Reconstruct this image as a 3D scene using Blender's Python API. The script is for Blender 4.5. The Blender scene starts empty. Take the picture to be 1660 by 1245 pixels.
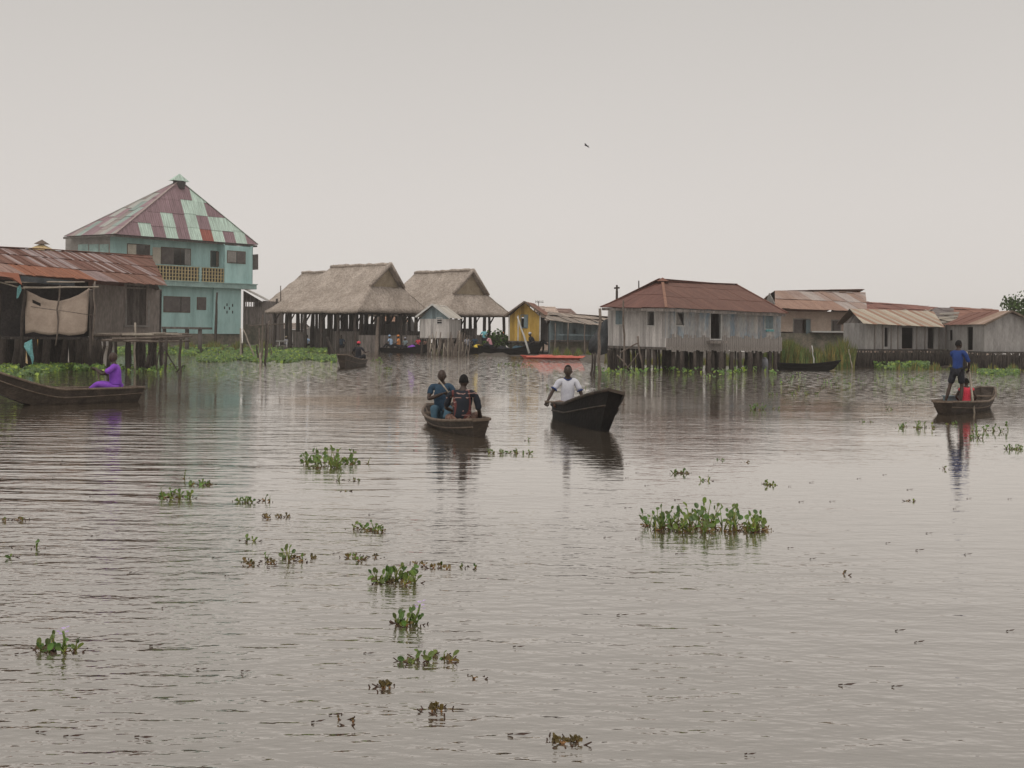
import bpy, bmesh, math, random
from mathutils import Vector, Matrix, Euler
random.seed(11)
sc = bpy.context.scene
COL = sc.collection

# ------------------------------------------------------------------ camera
F, CH, ROLL = 2000.0, 1.7, 0.0105         # focal length in pixels of a 1660 wide frame, eye height, roll
CX, CY = 830.0, 539.0                     # the point of the frame on the level line of sight
cam_d = bpy.data.cameras.new('camera'); cam = bpy.data.objects.new('camera', cam_d); COL.objects.link(cam)
cam_d.sensor_width = 36; cam_d.lens = F / 1660 * 36
cam_d.shift_y = -(622.5 - CY) / 1660
cam_d.clip_start = 0.1; cam_d.clip_end = 6000
cam.matrix_world = Matrix.Translation((0, 0, CH)) @ Matrix.Rotation(math.radians(90), 4, 'X') @ Matrix.Rotation(ROLL, 4, 'Z')
sc.camera = cam

# ------------------------------------------------------------------ sky, sun, exposure
world = bpy.data.worlds.new('World'); sc.world = world; world.use_nodes = True
wn = world.node_tree; wn.nodes.clear()
def wnode(t, **k):
    n = wn.nodes.new(t)
    for a, b in k.items(): setattr(n, a, b)
    return n
SUN_EL, SUN_ROT = math.radians(58), math.radians(200)
sky = wnode('ShaderNodeTexSky', sky_type='NISHITA', sun_disc=False, sun_elevation=SUN_EL, sun_rotation=SUN_ROT, dust_density=8.0, air_density=1.0)
hs = wnode('ShaderNodeHueSaturation'); hs.inputs['Saturation'].default_value = 0.25; hs.inputs['Value'].default_value = 0.09
wn.links.new(sky.outputs[0], hs.inputs['Color'])
tc = wnode('ShaderNodeTexCoord'); sx = wnode('ShaderNodeSeparateXYZ'); wn.links.new(tc.outputs['Generated'], sx.inputs[0])
rp = wnode('ShaderNodeValToRGB')
els = rp.color_ramp.elements
els[0].position = 0.0; els[0].color = (.735, .697, .66, 1)
els[1].position = 1.0; els[1].color = (.70, .68, .66, 1)
for p, c in ((.10, (.69, .653, .622)), (.26, (.575, .547, .518)), (.5, (.66, .64, .61))):
    e = els.new(p); e.color = c + (1,)
wn.links.new(sx.outputs[2], rp.inputs[0])
nz = wnode('ShaderNodeTexNoise'); nz.inputs['Scale'].default_value = 1.6; nz.inputs['Detail'].default_value = 3
wn.links.new(tc.outputs['Generated'], nz.inputs['Vector'])
mr = wnode('ShaderNodeMapRange'); mr.inputs[1].default_value = .3; mr.inputs[2].default_value = .7; mr.inputs[3].default_value = .97; mr.inputs[4].default_value = 1.03
wn.links.new(nz.outputs[0], mr.inputs[0])
ml = wnode('ShaderNodeVectorMath', operation='SCALE'); wn.links.new(rp.outputs[0], ml.inputs[0]); wn.links.new(mr.outputs[0], ml.inputs['Scale'])
mx = wnode('ShaderNodeMix', data_type='RGBA'); mx.inputs[0].default_value = 0.08
wn.links.new(ml.outputs[0], mx.inputs[6]); wn.links.new(hs.outputs[0], mx.inputs[7])
bg = wnode('ShaderNodeBackground'); bg.inputs[1].default_value = 1.0; wn.links.new(mx.outputs[2], bg.inputs[0])
wo = wnode('ShaderNodeOutputWorld'); wn.links.new(bg.outputs[0], wo.inputs[0])
sun_d = bpy.data.lights.new('sun', 'SUN'); sun_d.energy = 0.9; sun_d.angle = math.radians(25); sun_d.color = (1, .95, .88)
sun = bpy.data.objects.new('sun', sun_d); COL.objects.link(sun)
sun.rotation_euler = (math.radians(90) - SUN_EL, 0, math.radians(-20)); sun.location = (0, 0, 60)
vs = sc.view_settings; vs.view_transform = 'Standard'; vs.look = 'None'; vs.exposure = 0.1; vs.gamma = 1.0; vs.use_curve_mapping = False
sc.cycles.volume_bounces = 1; sc.cycles.max_bounces = 6

# ------------------------------------------------------------------ picture point -> place
def unroll(px, py):
    dx, dy = px - CX, py - CY
    c, s = math.cos(ROLL), math.sin(ROLL)
    return dx * c + dy * s, -dx * s + dy * c
def P(px, py, Y):
    dx, dy = unroll(px, py)
    return Vector((dx / F * Y, Y, CH - dy / F * Y))
def WY(px, py): return F * CH / max(unroll(px, py)[1], 1)
def W(px, py): return P(px, py, WY(px, py))
def hit(px, py, p0, p1):                 # where the ray meets the vertical plane over p0-p1: metres along it, height
    dx, dy = unroll(px, py); k = dx / F
    d = p1 - p0
    t = (k * p0.y - p0.x) / (d.x - k * d.y)
    Y = p0.y + t * d.y
    return t * math.hypot(d.x, d.y), CH - dy / F * Y
def onplane(a, b, c, px, py):            # the ray's point on the plane through a, b, c
    n = (b - a).cross(c - a); dx, dy = unroll(px, py); d = Vector((dx / F, 1, -dy / F)); o = Vector((0, 0, CH))
    return o + d * ((a - o).dot(n) / d.dot(n))
def V2(v): return Vector((v.x, v.y, 0))
def rect(x0, y0, x1, y1, p0, p1):
    ym = (y0 + y1) / 2; xm = (x0 + x1) / 2
    return (hit(x0, ym, p0, p1)[0], hit(x1, ym, p0, p1)[0], hit(xm, y1, p0, p1)[1], hit(xm, y0, p0, p1)[1])

# ------------------------------------------------------------------ materials
MATS = {}
def M(name, a, b=None, scale=2.0, st=(1, 1, 1), rough=.85, bump=.3, bscale=None, pitch=0, plank=0, vcol=False, uv=False, lo=.35, hi=.65, c=None, spec=.25, var=.25, dist=.02, clumpy=0):
    m = bpy.data.materials.new(name); m.use_nodes = True; nt = m.node_tree; N = nt.nodes; L = nt.links
    bs = N['Principled BSDF']; bs.inputs['Roughness'].default_value = rough; bs.inputs['Specular IOR Level'].default_value = spec
    co = N.new('ShaderNodeTexCoord'); out = co.outputs['UV' if uv else 'Object']
    mp = N.new('ShaderNodeMapping'); mp.inputs['Scale'].default_value = st; L.new(out, mp.inputs[0])
    n1 = N.new('ShaderNodeTexNoise'); n1.inputs['Scale'].default_value = scale; n1.inputs['Detail'].default_value = 6; n1.inputs['Roughness'].default_value = .65
    L.new(mp.outputs[0], n1.inputs['Vector'])
    r = N.new('ShaderNodeValToRGB'); r.color_ramp.elements[0].position = lo; r.color_ramp.elements[1].position = hi
    r.color_ramp.elements[0].color = tuple(a) + (1,); r.color_ramp.elements[1].color = tuple(b or a) + (1,)
    if c:
        e = r.color_ramp.elements.new((lo + hi) / 2); e.color = tuple(c) + (1,)
    L.new(n1.outputs[0], r.inputs[0]); col = r.outputs[0]
    n2 = N.new('ShaderNodeTexNoise'); n2.inputs['Scale'].default_value = scale * 9; n2.inputs['Detail'].default_value = 4; L.new(mp.outputs[0], n2.inputs['Vector'])
    m2 = N.new('ShaderNodeMapRange'); m2.inputs[1].default_value = .3; m2.inputs[2].default_value = .7; m2.inputs[3].default_value = 1 - var; m2.inputs[4].default_value = 1 + var
    L.new(n2.outputs[0], m2.inputs[0])
    def mul(cs, fs):
        k = N.new('ShaderNodeVectorMath'); k.operation = 'SCALE'; L.new(cs, k.inputs[0]); L.new(fs, k.inputs['Scale']); return k.outputs[0]
    col = mul(col, m2.outputs[0])
    if vcol:
        at = N.new('ShaderNodeAttribute'); at.attribute_name = 'Col'
        k = N.new('ShaderNodeVectorMath'); k.operation = 'MULTIPLY'; L.new(col, k.inputs[0]); L.new(at.outputs['Color'], k.inputs[1]); col = k.outputs[0]
    height = n2.outputs[0]
    if plank:
        s = N.new('ShaderNodeSeparateXYZ'); L.new(co.outputs['UV'], s.inputs[0])
        d = N.new('ShaderNodeMath'); d.operation = 'DIVIDE'; d.inputs[1].default_value = plank; L.new(s.outputs[0], d.inputs[0])
        fl = N.new('ShaderNodeMath'); fl.operation = 'FLOOR'; L.new(d.outputs[0], fl.inputs[0])
        wt = N.new('ShaderNodeTexWhiteNoise'); wt.noise_dimensions = '1D'; L.new(fl.outputs[0], wt.inputs['W'])
        m3 = N.new('ShaderNodeMapRange'); m3.inputs[3].default_value = .72; m3.inputs[4].default_value = 1.2; L.new(wt.outputs[0], m3.inputs[0])
        col = mul(col, m3.outputs[0])
        fr = N.new('ShaderNodeMath'); fr.operation = 'FRACT'; L.new(d.outputs[0], fr.inputs[0])
        pp = N.new('ShaderNodeMath'); pp.operation = 'PINGPONG'; pp.inputs[1].default_value = .5; L.new(fr.outputs[0], pp.inputs[0])
        ms = N.new('ShaderNodeMapRange'); ms.inputs[1].default_value = 0; ms.inputs[2].default_value = .12; L.new(pp.outputs[0], ms.inputs[0])
        ad = N.new('ShaderNodeMath'); ad.operation = 'ADD'; L.new(ms.outputs[0], ad.inputs[0]); L.new(height, ad.inputs[1]); height = ad.outputs[0]
    if pitch:
        s = N.new('ShaderNodeSeparateXYZ'); L.new(co.outputs['UV'], s.inputs[0])
        d = N.new('ShaderNodeMath'); d.operation = 'MULTIPLY'; d.inputs[1].default_value = 2 * math.pi / pitch; L.new(s.outputs[0], d.inputs[0])
        sn = N.new('ShaderNodeMath'); sn.operation = 'SINE'; L.new(d.outputs[0], sn.inputs[0])
        sc_ = N.new('ShaderNodeMath'); sc_.operation = 'MULTIPLY_ADD'; sc_.inputs[1].default_value = .5; L.new(sn.outputs[0], sc_.inputs[0]); L.new(height, sc_.inputs[2]); height = sc_.outputs[0]
    if bump:
        b_ = N.new('ShaderNodeBump'); b_.inputs['Strength'].default_value = bump; b_.inputs['Distance'].default_value = dist
        L.new(height, b_.inputs['Height']); L.new(b_.outputs[0], bs.inputs['Normal'])
    L.new(col, bs.inputs['Base Color'])
    MATS[name] = m; return m

M('rust', (.155, .072, .052), (.25, .125, .09), scale=1.2, st=(3, .5, 1), uv=True, pitch=.16, vcol=True, bump=.6, dist=.03, c=(.20, .10, .075), rough=.8, lo=.3, hi=.7)
M('painted_tin', (.62, .61, .60), (1.08, 1.08, 1.08), scale=1.3, st=(6, .5, 1), uv=True, pitch=.22, vcol=True, bump=.5, dist=.03, rough=.6, var=.15)
M('thatch', (.30, .25, .21), (.43, .365, .315), scale=.7, st=(1, 1, 1), bump=.9, dist=.08, var=.3, rough=1, spec=.05)
M('straw', (.30, .24, .17), (.4, .33, .24), scale=2, bump=.6, rough=1, spec=.05)
M('teal', (.30, .46, .445), (.42, .61, .59), scale=.8, st=(1.6, 1.6, .35), bump=.12, var=.06, c=(.37, .56, .54), rough=.8)
M('teal_stain', (.22, .31, .29), (.36, .50, .47), scale=1.5, bump=.15, var=.15)
M('cement', (.20, .185, .17), (.28, .26, .24), scale=1, bump=.25, var=.15)
M('mossy', (.10, .105, .075), (.24, .20, .16), scale=2.2, bump=.4, var=.25)
M('brown_wall', (.18, .155, .138), (.30, .26, .235), scale=1.1, st=(1.5, 1.5, .4), bump=.3, var=.2)
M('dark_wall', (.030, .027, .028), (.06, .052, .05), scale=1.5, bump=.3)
M('dark_void', (.012, .011, .011), (.02, .018, .018), scale=2, bump=0)
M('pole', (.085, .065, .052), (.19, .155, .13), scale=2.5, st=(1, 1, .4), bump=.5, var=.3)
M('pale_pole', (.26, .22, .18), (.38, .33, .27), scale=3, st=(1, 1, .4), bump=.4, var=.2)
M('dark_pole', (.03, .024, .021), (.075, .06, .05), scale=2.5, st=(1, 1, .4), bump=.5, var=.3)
M('tarp', (.30, .235, .19), (.40, .32, .26), scale=1.5, bump=.25, var=.08)
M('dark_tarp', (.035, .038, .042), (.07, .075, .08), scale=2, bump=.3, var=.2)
M('teal_cloth', (.12, .32, .33), (.2, .42, .42), scale=2, bump=.2)
M('grey_plank', (.34, .315, .30), (.52, .49, .465), scale=1.4, st=(5, .7, 1), uv=True, plank=.22, bump=.5, dist=.02, var=.18, c=(.44, .41, .39))
M('blue_plank', (.22, .30, .37), (.40, .37, .345), scale=.8, st=(2.2, .6, 1), uv=True, plank=.16, bump=.5, var=.2, c=(.33, .335, .34), lo=.36, hi=.6)
M('dark_plank', (.07, .06, .055), (.16, .14, .125), scale=2, st=(5, .7, 1), uv=True, plank=.14, bump=.7, var=.35)
M('skirt_plank', (.14, .12, .108), (.32, .28, .255), scale=2, st=(5, .7, 1), uv=True, plank=.12, bump=.7, var=.35)
M('tin_wall', (.225, .21, .20), (.36, .34, .325), scale=1, st=(2, .6, 1), uv=True, pitch=.18, bump=.5, dist=.02, var=.12)
M('yellow_plank', (.38, .235, .05), (.52, .34, .085), scale=1.5, st=(4, .7, 1), uv=True, plank=.25, bump=.4, var=.15)
M('slate_plank', (.14, .185, .20), (.22, .27, .285), scale=1.2, st=(3, .7, 1), uv=True, plank=.25, bump=.4, var=.15)
M('pink_wall', (.40, .30, .24), (.52, .42, .35), scale=1.2, bump=.2, var=.1)
M('weathered_plank', (.21, .185, .168), (.37, .335, .31), scale=2, st=(5, .7, 1), uv=True, plank=.12, bump=.5, var=.3)
M('pale_frame', (.45, .44, .42), (.6, .59, .56), scale=3, bump=.2, var=.1)
M('wood_frame', (.10, .07, .05), (.16, .115, .09), scale=3, bump=.3)
M('shutter', (.10, .085, .08), (.15, .13, .12), scale=3, bump=.3, uv=False)
M('cream', (.45, .40, .33), (.55, .5, .42), scale=3, bump=.2)
M('lattice', (.42, .33, .17), (.55, .44, .25), scale=4, bump=.2)
M('pale_tin', (.42, .39, .35), (.58, .55, .51), scale=2.5, st=(3, .4, 1), uv=True, pitch=.2, vcol=True, bump=.5, dist=.03, var=.2, rough=.6)
M('hull', (.03, .023, .018), (.075, .057, .045), scale=1.6, st=(.6, 3, 3), bump=.5, var=.3, rough=.7, c=(.048, .037, .029))
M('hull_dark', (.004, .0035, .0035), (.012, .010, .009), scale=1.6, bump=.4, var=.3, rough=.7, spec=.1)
M('gunwale', (.10, .074, .056), (.19, .146, .112), scale=3, bump=.4, var=.25)
M('orange', (.42, .075, .05), (.52, .13, .09), scale=2, bump=.3, var=.1, rough=.5)
M('mud', (.06, .05, .04), (.12, .10, .08), scale=1.2, bump=.6, var=.3)
M('brick', (.35, .17, .12), (.5, .28, .2), scale=3, bump=.4)
M('skin', (.035, .020, .014), (.055, .032, .022), scale=8, bump=.05, rough=.5, spec=.4, var=.08)
M('hair', (.008, .007, .007), (.015, .013, .012), scale=60, bump=.4)
M('eye', (.22, .2, .18), None, bump=0)
M('purple', (.20, .055, .42), (.27, .085, .52), scale=5, bump=.35, var=.1)
M('navy', (.018, .04, .15), (.03, .06, .20), scale=5, bump=.3, var=.1)
M('black_cloth', (.014, .015, .02), (.03, .03, .036), scale=5, bump=.3)
M('denim', (.035, .075, .105), (.065, .12, .16), scale=6, bump=.3, var=.1)
M('blue_shirt', (.018, .038, .065), (.04, .075, .115), scale=5, bump=.35, var=.1)
M('white_cloth', (.50, .50, .56), (.62, .62, .66), scale=5, bump=.3, var=.06)
M('grey_cloth', (.30, .30, .34), None, scale=5, bump=.3, var=.06)
M('red_cloth', (.55, .04, .07), (.68, .08, .11), scale=5, bump=.3)
M('yellow_cloth', (.7, .48, .04), (.8, .6, .08), scale=5, bump=.3)
M('lightblue_cloth', (.25, .36, .5), (.33, .45, .6), scale=5, bump=.3)
M('aqua_cloth', (.15, .42, .48), (.2, .5, .55), scale=5, bump=.3)
M('pink_cloth', (.55, .25, .3), (.65, .35, .38), scale=5, bump=.3)
M('orange_cloth', (.6, .2, .06), (.7, .3, .1), scale=5, bump=.3)
M('print_cloth', (.05, .018, .016), (.26, .16, .12), scale=14, bump=.3, var=.2)
M('leaf', (.045, .092, .014), (.10, .175, .03), scale=3, bump=.15, rough=.45, spec=.4, vcol=True, var=.15)
M('stalk', (.11, .17, .04), (.19, .25, .07), scale=4, bump=.1, rough=.5, vcol=True)
M('root', (.035, .02, .015), (.09, .05, .035), scale=5, bump=.4)
M('flower', (.42, .30, .55), (.6, .48, .72), scale=6, bump=.1)
M('reed', (.06, .10, .03), (.13, .165, .06), scale=2, bump=.1, vcol=True)
M('foliage', (.035, .07, .014), (.07, .12, .03), scale=2, bump=.1, vcol=True)

def shirt_pattern():
    m = bpy.data.materials.new('patterned_cloth'); m.use_nodes = True; nt = m.node_tree; N = nt.nodes; L = nt.links; bs = N['Principled BSDF']
    bs.inputs['Roughness'].default_value = .9
    co = N.new('ShaderNodeTexCoord'); mp = N.new('ShaderNodeMapping'); mp.inputs['Scale'].default_value = (1, 1, 1); L.new(co.outputs['Object'], mp.inputs[0])
    w = N.new('ShaderNodeTexWave'); w.wave_type = 'BANDS'; w.bands_direction = 'Z'; w.inputs['Scale'].default_value = 4.3; w.inputs['Distortion'].default_value = 3.4; w.inputs['Detail'].default_value = 2; w.inputs['Detail Scale'].default_value = 2.5
    L.new(mp.outputs[0], w.inputs[0])
    w2 = N.new('ShaderNodeTexWave'); w2.wave_type = 'BANDS'; w2.bands_direction = 'X'; w2.inputs['Scale'].default_value = 1.1; w2.inputs['Distortion'].default_value = 9; w2.inputs['Detail'].default_value = 2
    L.new(mp.outputs[0], w2.inputs[0])
    nm = N.new('ShaderNodeTexNoise'); nm.inputs['Scale'].default_value = 5; L.new(mp.outputs[0], nm.inputs['Vector'])
    nr = N.new('ShaderNodeMapRange'); nr.inputs[1].default_value = .42; nr.inputs[2].default_value = .52; L.new(nm.outputs[0], nr.inputs[0])
    wm = N.new('ShaderNodeMath'); wm.operation = 'MULTIPLY'; L.new(w.outputs[1], wm.inputs[0]); L.new(nr.outputs[0], wm.inputs[1])
    w3 = N.new('ShaderNodeMath'); w3.operation = 'MULTIPLY'; w3.inputs[1].default_value = .90; L.new(w2.outputs[1], w3.inputs[0])
    mxx = N.new('ShaderNodeMath'); mxx.operation = 'MAXIMUM'; L.new(wm.outputs[0], mxx.inputs[0]); L.new(w3.outputs[0], mxx.inputs[1])
    r = N.new('ShaderNodeValToRGB'); e = r.color_ramp.elements
    e[0].position = .0; e[0].color = (.008, .012, .02, 1); e[1].position = .99; e[1].color = (.34, .26, .23, 1)
    k = e.new(.84); k.color = (.010, .012, .018, 1); k = e.new(.93); k.color = (.20, .045, .035, 1)
    L.new(mxx.outputs[0], r.inputs[0]); L.new(r.outputs[0], bs.inputs['Base Color']); MATS['patterned_cloth'] = m
shirt_pattern()

# ------------------------------------------------------------------ mesh helpers
ORG = {}
class MB:
    def __init__(s): s.v = []; s.f = []; s.uv = []; s.c = []; s.mi = []; s.sm = []
    def face(s, pts, uv=None, col=(1, 1, 1), mi=0, sm=False):
        n = len(s.v); s.v += [Vector(p) for p in pts]; s.f.append(tuple(range(n, n + len(pts))))
        s.uv.append(uv or [(0, 0)] * len(pts)); s.c.append(col); s.mi.append(mi); s.sm.append(sm)
    def frame(s, o, ax, ay, az, col=(1, 1, 1), mi=0):      # box from a corner and three edges
        o, ax, ay, az = map(Vector, (o, ax, ay, az)); lx, ly, lz = ax.length, ay.length, az.length
        if ax.cross(ay).dot(az) < 0: o, ax = o + ax, -ax
        q = lambda a, b, c, d, w, h: s.face([a, b, c, d], [(0, 0), (w, 0), (w, h), (0, h)], col, mi)
        q(o, o + ax, o + ax + az, o + az, lx, lz); q(o + ax, o + ax + ay, o + ax + ay + az, o + ax + az, ly, lz)
        q(o + ax + ay, o + ay, o + ay + az, o + ax + ay + az, lx, lz); q(o + ay, o, o + az, o + ay + az, ly, lz)
        q(o + az, o + ax + az, o + ax + ay + az, o + ay + az, lx, ly); q(o, o + ay, o + ax + ay, o + ax, ly, lx)
    def beam(s, p0, p1, w, h, up=Vector((0, 0, 1)), col=(1, 1, 1), mi=0):
        p0, p1 = Vector(p0), Vector(p1); d = p1 - p0; sd = d.cross(up)
        if sd.length < 1e-6: sd = Vector((1, 0, 0))
        sd = sd.normalized() * w; u = sd.cross(d).normalized() * h
        s.frame(p0 - sd / 2 - u / 2, d, sd, u, col, mi)
    def tube(s, pts, rad, n=6, col=(1, 1, 1), mi=0, sm=True, cap=True, flat=1.0):
        pts = [Vector(p) for p in pts]
        if not isinstance(rad, (list, tuple)): rad = [rad] * len(pts)
        rings = []; base = len(s.v)
        t0 = (pts[1] - pts[0]).normalized(); ref = Vector((0, 0, 1)) if abs(t0.z) < .8 else Vector((1, 0, 0))
        for i, p in enumerate(pts):
            t = (pts[min(i + 1, len(pts) - 1)] - pts[max(i - 1, 0)])
            t = t.normalized() if t.length > 1e-9 else t0
            a = t.cross(ref); a = a.normalized() if a.length > 1e-6 else Vector((1, 0, 0)); b = t.cross(a)
            for k in range(n):
                th = 2 * math.pi * k / n
                s.v.append(p + (a * math.cos(th) + b * math.sin(th) * flat) * rad[i])
        for i in range(len(pts) - 1):
            for k in range(n):
                q = (base + i * n + k, base + (i + 1) * n + k, base + (i + 1) * n + (k + 1) % n, base + i * n + (k + 1) % n)
                s.f.append(q); s.uv.append([(0, 0)] * 4); s.c.append(col); s.mi.append(mi); s.sm.append(sm)
        if cap:
            for i in (0, len(pts) - 1):
                q = [base + i * n + k for k in range(n)]
                if i: q.reverse()
                s.f.append(tuple(q)); s.uv.append([(0, 0)] * n); s.c.append(col); s.mi.append(mi); s.sm.append(False)
    def ball(s, c, r, seg=10, rings=7, fn=None, col=(1, 1, 1), mi=0, R=None):
        base = len(s.v); c = Vector(c)
        r = Vector(r) if isinstance(r, (tuple, list, Vector)) else Vector((r, r, r))
        for i in range(rings + 1):
            ph = math.pi * i / rings
            for k in range(seg):
                th = 2 * math.pi * k / seg
                d = Vector((math.sin(ph) * math.cos(th), math.sin(ph) * math.sin(th), math.cos(ph)))
                p = Vector((d.x * r.x, d.y * r.y, d.z * r.z))
                if fn: p = fn(p, d)
                if R is not None: p = R @ p
                s.v.append(c + p)
        for i in range(rings):
            for k in range(seg):
                a = base + i * seg + k; b = base + i * seg + (k + 1) % seg
                s.f.append((a, a + seg, b + seg, b)); s.uv.append([(0, 0)] * 4); s.c.append(col); s.mi.append(mi); s.sm.append(True)
    def absorb(s, o, mi):
        b = len(s.v); s.v += o.v; s.f += [tuple(b + i for i in f) for f in o.f]; s.uv += o.uv; s.c += o.c; s.mi += [mi] * len(o.f); s.sm += o.sm
    def add_mesh(s, me, mi=0):
        base = len(s.v); s.v += [v.co.copy() for v in me.vertices]
        for p in me.polygons:
            s.f.append(tuple(base + i for i in p.vertices)); s.uv.append([(0, 0)] * len(p.vertices)); s.c.append((1, 1, 1)); s.mi.append(mi); s.sm.append(True)
    def build(s, name, mat, parent=None, org=None, merge=False):
        o = org if org is not None else (ORG[parent.name] if parent else Vector((0, 0, 0)))
        me = bpy.data.meshes.new(name); me.from_pydata([tuple(v - o) for v in s.v], [], s.f)
        for m in (mat if isinstance(mat, (list, tuple)) else [mat]): me.materials.append(MATS[m])
        me.uv_layers.new(name='UVMap'); me.color_attributes.new('Col', 'FLOAT_COLOR', 'CORNER')
        uvb, cb = [], []
        for k, f in enumerate(s.f):
            for j in range(len(f)):
                uvb += s.uv[k][j]; cb += tuple(s.c[k][:3]) + (1,)
        me.uv_layers['UVMap'].data.foreach_set('uv', uvb); me.color_attributes['Col'].data.foreach_set('color', cb)
        me.polygons.foreach_set('material_index', s.mi); me.polygons.foreach_set('use_smooth', s.sm)
        me.update()
        if merge:
            bm_ = bmesh.new(); bm_.from_mesh(me); bmesh.ops.remove_doubles(bm_, verts=bm_.verts, dist=.0008); bm_.to_mesh(me); bm_.free()
        ob = bpy.data.objects.new(name, me); COL.objects.link(ob)
        if parent: ob.parent = parent
        else: ob.location = o
        ORG[ob.name] = o.copy() if hasattr(o, 'copy') else Vector(o)
        return ob
def thing(name, label, cat, loc, group=None):
    o = bpy.data.objects.new(name, None); COL.objects.link(o); o.location = loc; o.empty_display_size = .3
    o['label'] = label; o['category'] = cat
    if group: o['group'] = group
    ORG[o.name] = Vector(loc); return o
def tag(o, label=None, cat=None, group=None, kind=None):
    if label: o['label'] = label
    if cat: o['category'] = cat
    if group: o['group'] = group
    if kind: o['kind'] = kind
    return o
def vary(c, lo, hi):
    k = random.uniform(lo, hi); return tuple(x * k for x in c)
def jit(a): return random.uniform(-a, a)
def crooked(p0, p1, r0, r1=None, n=4, j=.04):
    p0, p1 = Vector(p0), Vector(p1); r1 = r1 if r1 is not None else r0 * .8
    pts = [p0.lerp(p1, i / n) + (Vector((jit(j), jit(j), jit(j) * .3)) if 0 < i < n else Vector()) for i in range(n + 1)]
    return pts, [(r0 + (r1 - r0) * i / n) * random.uniform(.88, 1.12) for i in range(n + 1)]
def pole(parent, name, p0, p1, r0, r1=None, mat='pole', n=4, j=.04):
    mb = MB(); a, b = crooked(p0, p1, r0, r1, n, j); mb.tube(a, b, 7); return mb.build(name, mat, parent)
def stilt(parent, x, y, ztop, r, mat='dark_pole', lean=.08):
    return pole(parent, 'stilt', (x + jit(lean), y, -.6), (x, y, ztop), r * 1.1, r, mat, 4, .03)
def wall(name, mat, parent, p0, p1, z0, z1, holes=(), th=.09, z1b=None):
    """a slab over p0-p1 (left to right seen from outside) with real openings"""
    p0, p1 = V2(p0), V2(p1); d = (p1 - p0); Lw = d.length; u = d / Lw; n = Vector((-u.y, u.x, 0)) * th
    z1b = z1 if z1b is None else z1b
    us = sorted({0, Lw} | {min(max(h[i], .01), Lw - .01) for h in holes for i in (0, 1)})
    zs = sorted({z0, min(z1, z1b)} | {min(max(h[i], z0 + .01), min(z1, z1b) - .01) for h in holes for i in (2, 3)})
    H = [(min(max(h[0], .01), Lw - .01), min(max(h[1], .01), Lw - .01), min(max(h[2], z0 + .01), min(z1, z1b) - .01), min(max(h[3], z0 + .01), min(z1, z1b) - .01)) for h in holes]
    inh = lambda a, b: any(h[0] < a < h[1] and h[2] < b < h[3] for h in H)
    mb = MB(); pt = lambda a, z, k: p0 + u * a + n * k + Vector((0, 0, z))
    for i in range(len(us) - 1):
        for j in range(len(zs) - 1):
            a, b, c, e = us[i], us[i + 1], zs[j], zs[j + 1]
            if inh((a + b) / 2, (c + e) / 2): continue
            mb.face([pt(a, c, 0), pt(b, c, 0), pt(b, e, 0), pt(a, e, 0)], [(a, c), (b, c), (b, e), (a, e)])
            mb.face([pt(b, c, 1), pt(a, c, 1), pt(a, e, 1), pt(b, e, 1)], [(b, c), (a, c), (a, e), (b, e)])
    zm = min(z1, z1b)
    if abs(z1 - z1b) > 1e-4:
        q = [pt(0, zm, 0), pt(Lw, zm, 0)] + ([pt(Lw, z1b, 0)] if z1b > zm else [pt(0, z1, 0)])
        mb.face(q, [(0, zm), (Lw, zm), (Lw if z1b > zm else 0, max(z1, z1b))])
    for h in H:
        a, b, c, e = h
        for A, B in (((a, c), (a, e)), ((a, e), (b, e)), ((b, e), (b, c)), ((b, c), (a, c))):
            mb.face([pt(*A, 0), pt(*A, 1), pt(*B, 1), pt(*B, 0)])
    for A, B in (((0, z0), (0, z1)), ((Lw, z1b), (Lw, z0)), ((0, z1), (Lw, z1b)), ((Lw, z0), (0, z0))):
        mb.face([pt(*A, 0), pt(*A, 1), pt(*B, 1), pt(*B, 0)])
    return mb.build(name, mat, parent)
def window(parent, p0, p1, h, fm='pale_frame', fw=.06, bars=0, pane=None, name='window', out=.03, halves=None, sill=False):
    """frame round an opening with optional pane or shutter leaves"""
    p0, p1 = V2(p0), V2(p1); u = (p1 - p0).normalized(); n = Vector((-u.y, u.x, 0)); a, b, c, e = h
    mb = MB(); Z = Vector((0, 0, 1)); o = p0 - n * out
    mb.frame(o + u * (a - fw) + Z * c, u * fw, n * (out + .04), Z * (e - c)); mb.frame(o + u * b + Z * c, u * fw, n * (out + .04), Z * (e - c))
    mb.frame(o + u * (a - fw) + Z * e, u * (b - a + 2 * fw), n * (out + .04), Z * fw)
    mb.frame(o + u * (a - fw) + Z * (c - fw), u * (b - a + 2 * fw), n * (out + .04), Z * fw)
    for k in range(bars):
        x = a + (b - a) * (k + 1) / (bars + 1); mb.frame(o + n * .03 + u * (x - .015) + Z * c, u * .03, n * .03, Z * (e - c))
    w = mb.build(name, fm, parent)
    if pane:
        m2 = MB(); m2.frame(p0 + n * .05 + u * a + Z * c, u * (b - a), n * .02, Z * (e - c)); m2.build('pane', pane, w)
    if halves:
        for (s, t, ang, mt) in halves:        # leaf from s to t of the width, hinged at s, swung outwards by ang
            hp = p0 - n * (out + .012) + u * (a + (b - a) * s); wd = (b - a) * (t - s)
            du = u * math.cos(ang) * wd - n * math.sin(ang) * abs(wd)
            m2 = MB(); m2.frame(hp + Z * (c + .01), du, n * .03, Z * (e - c - .02)); m2.build('shutter', mt, w)
    if sill:
        m2 = MB(); m2.frame(p0 - n * .12 + u * (a - .1) + Z * (c - fw - .07), u * (b - a + .2), n * .11, Z * .06); m2.build('sill', fm, w)
    return w
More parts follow.
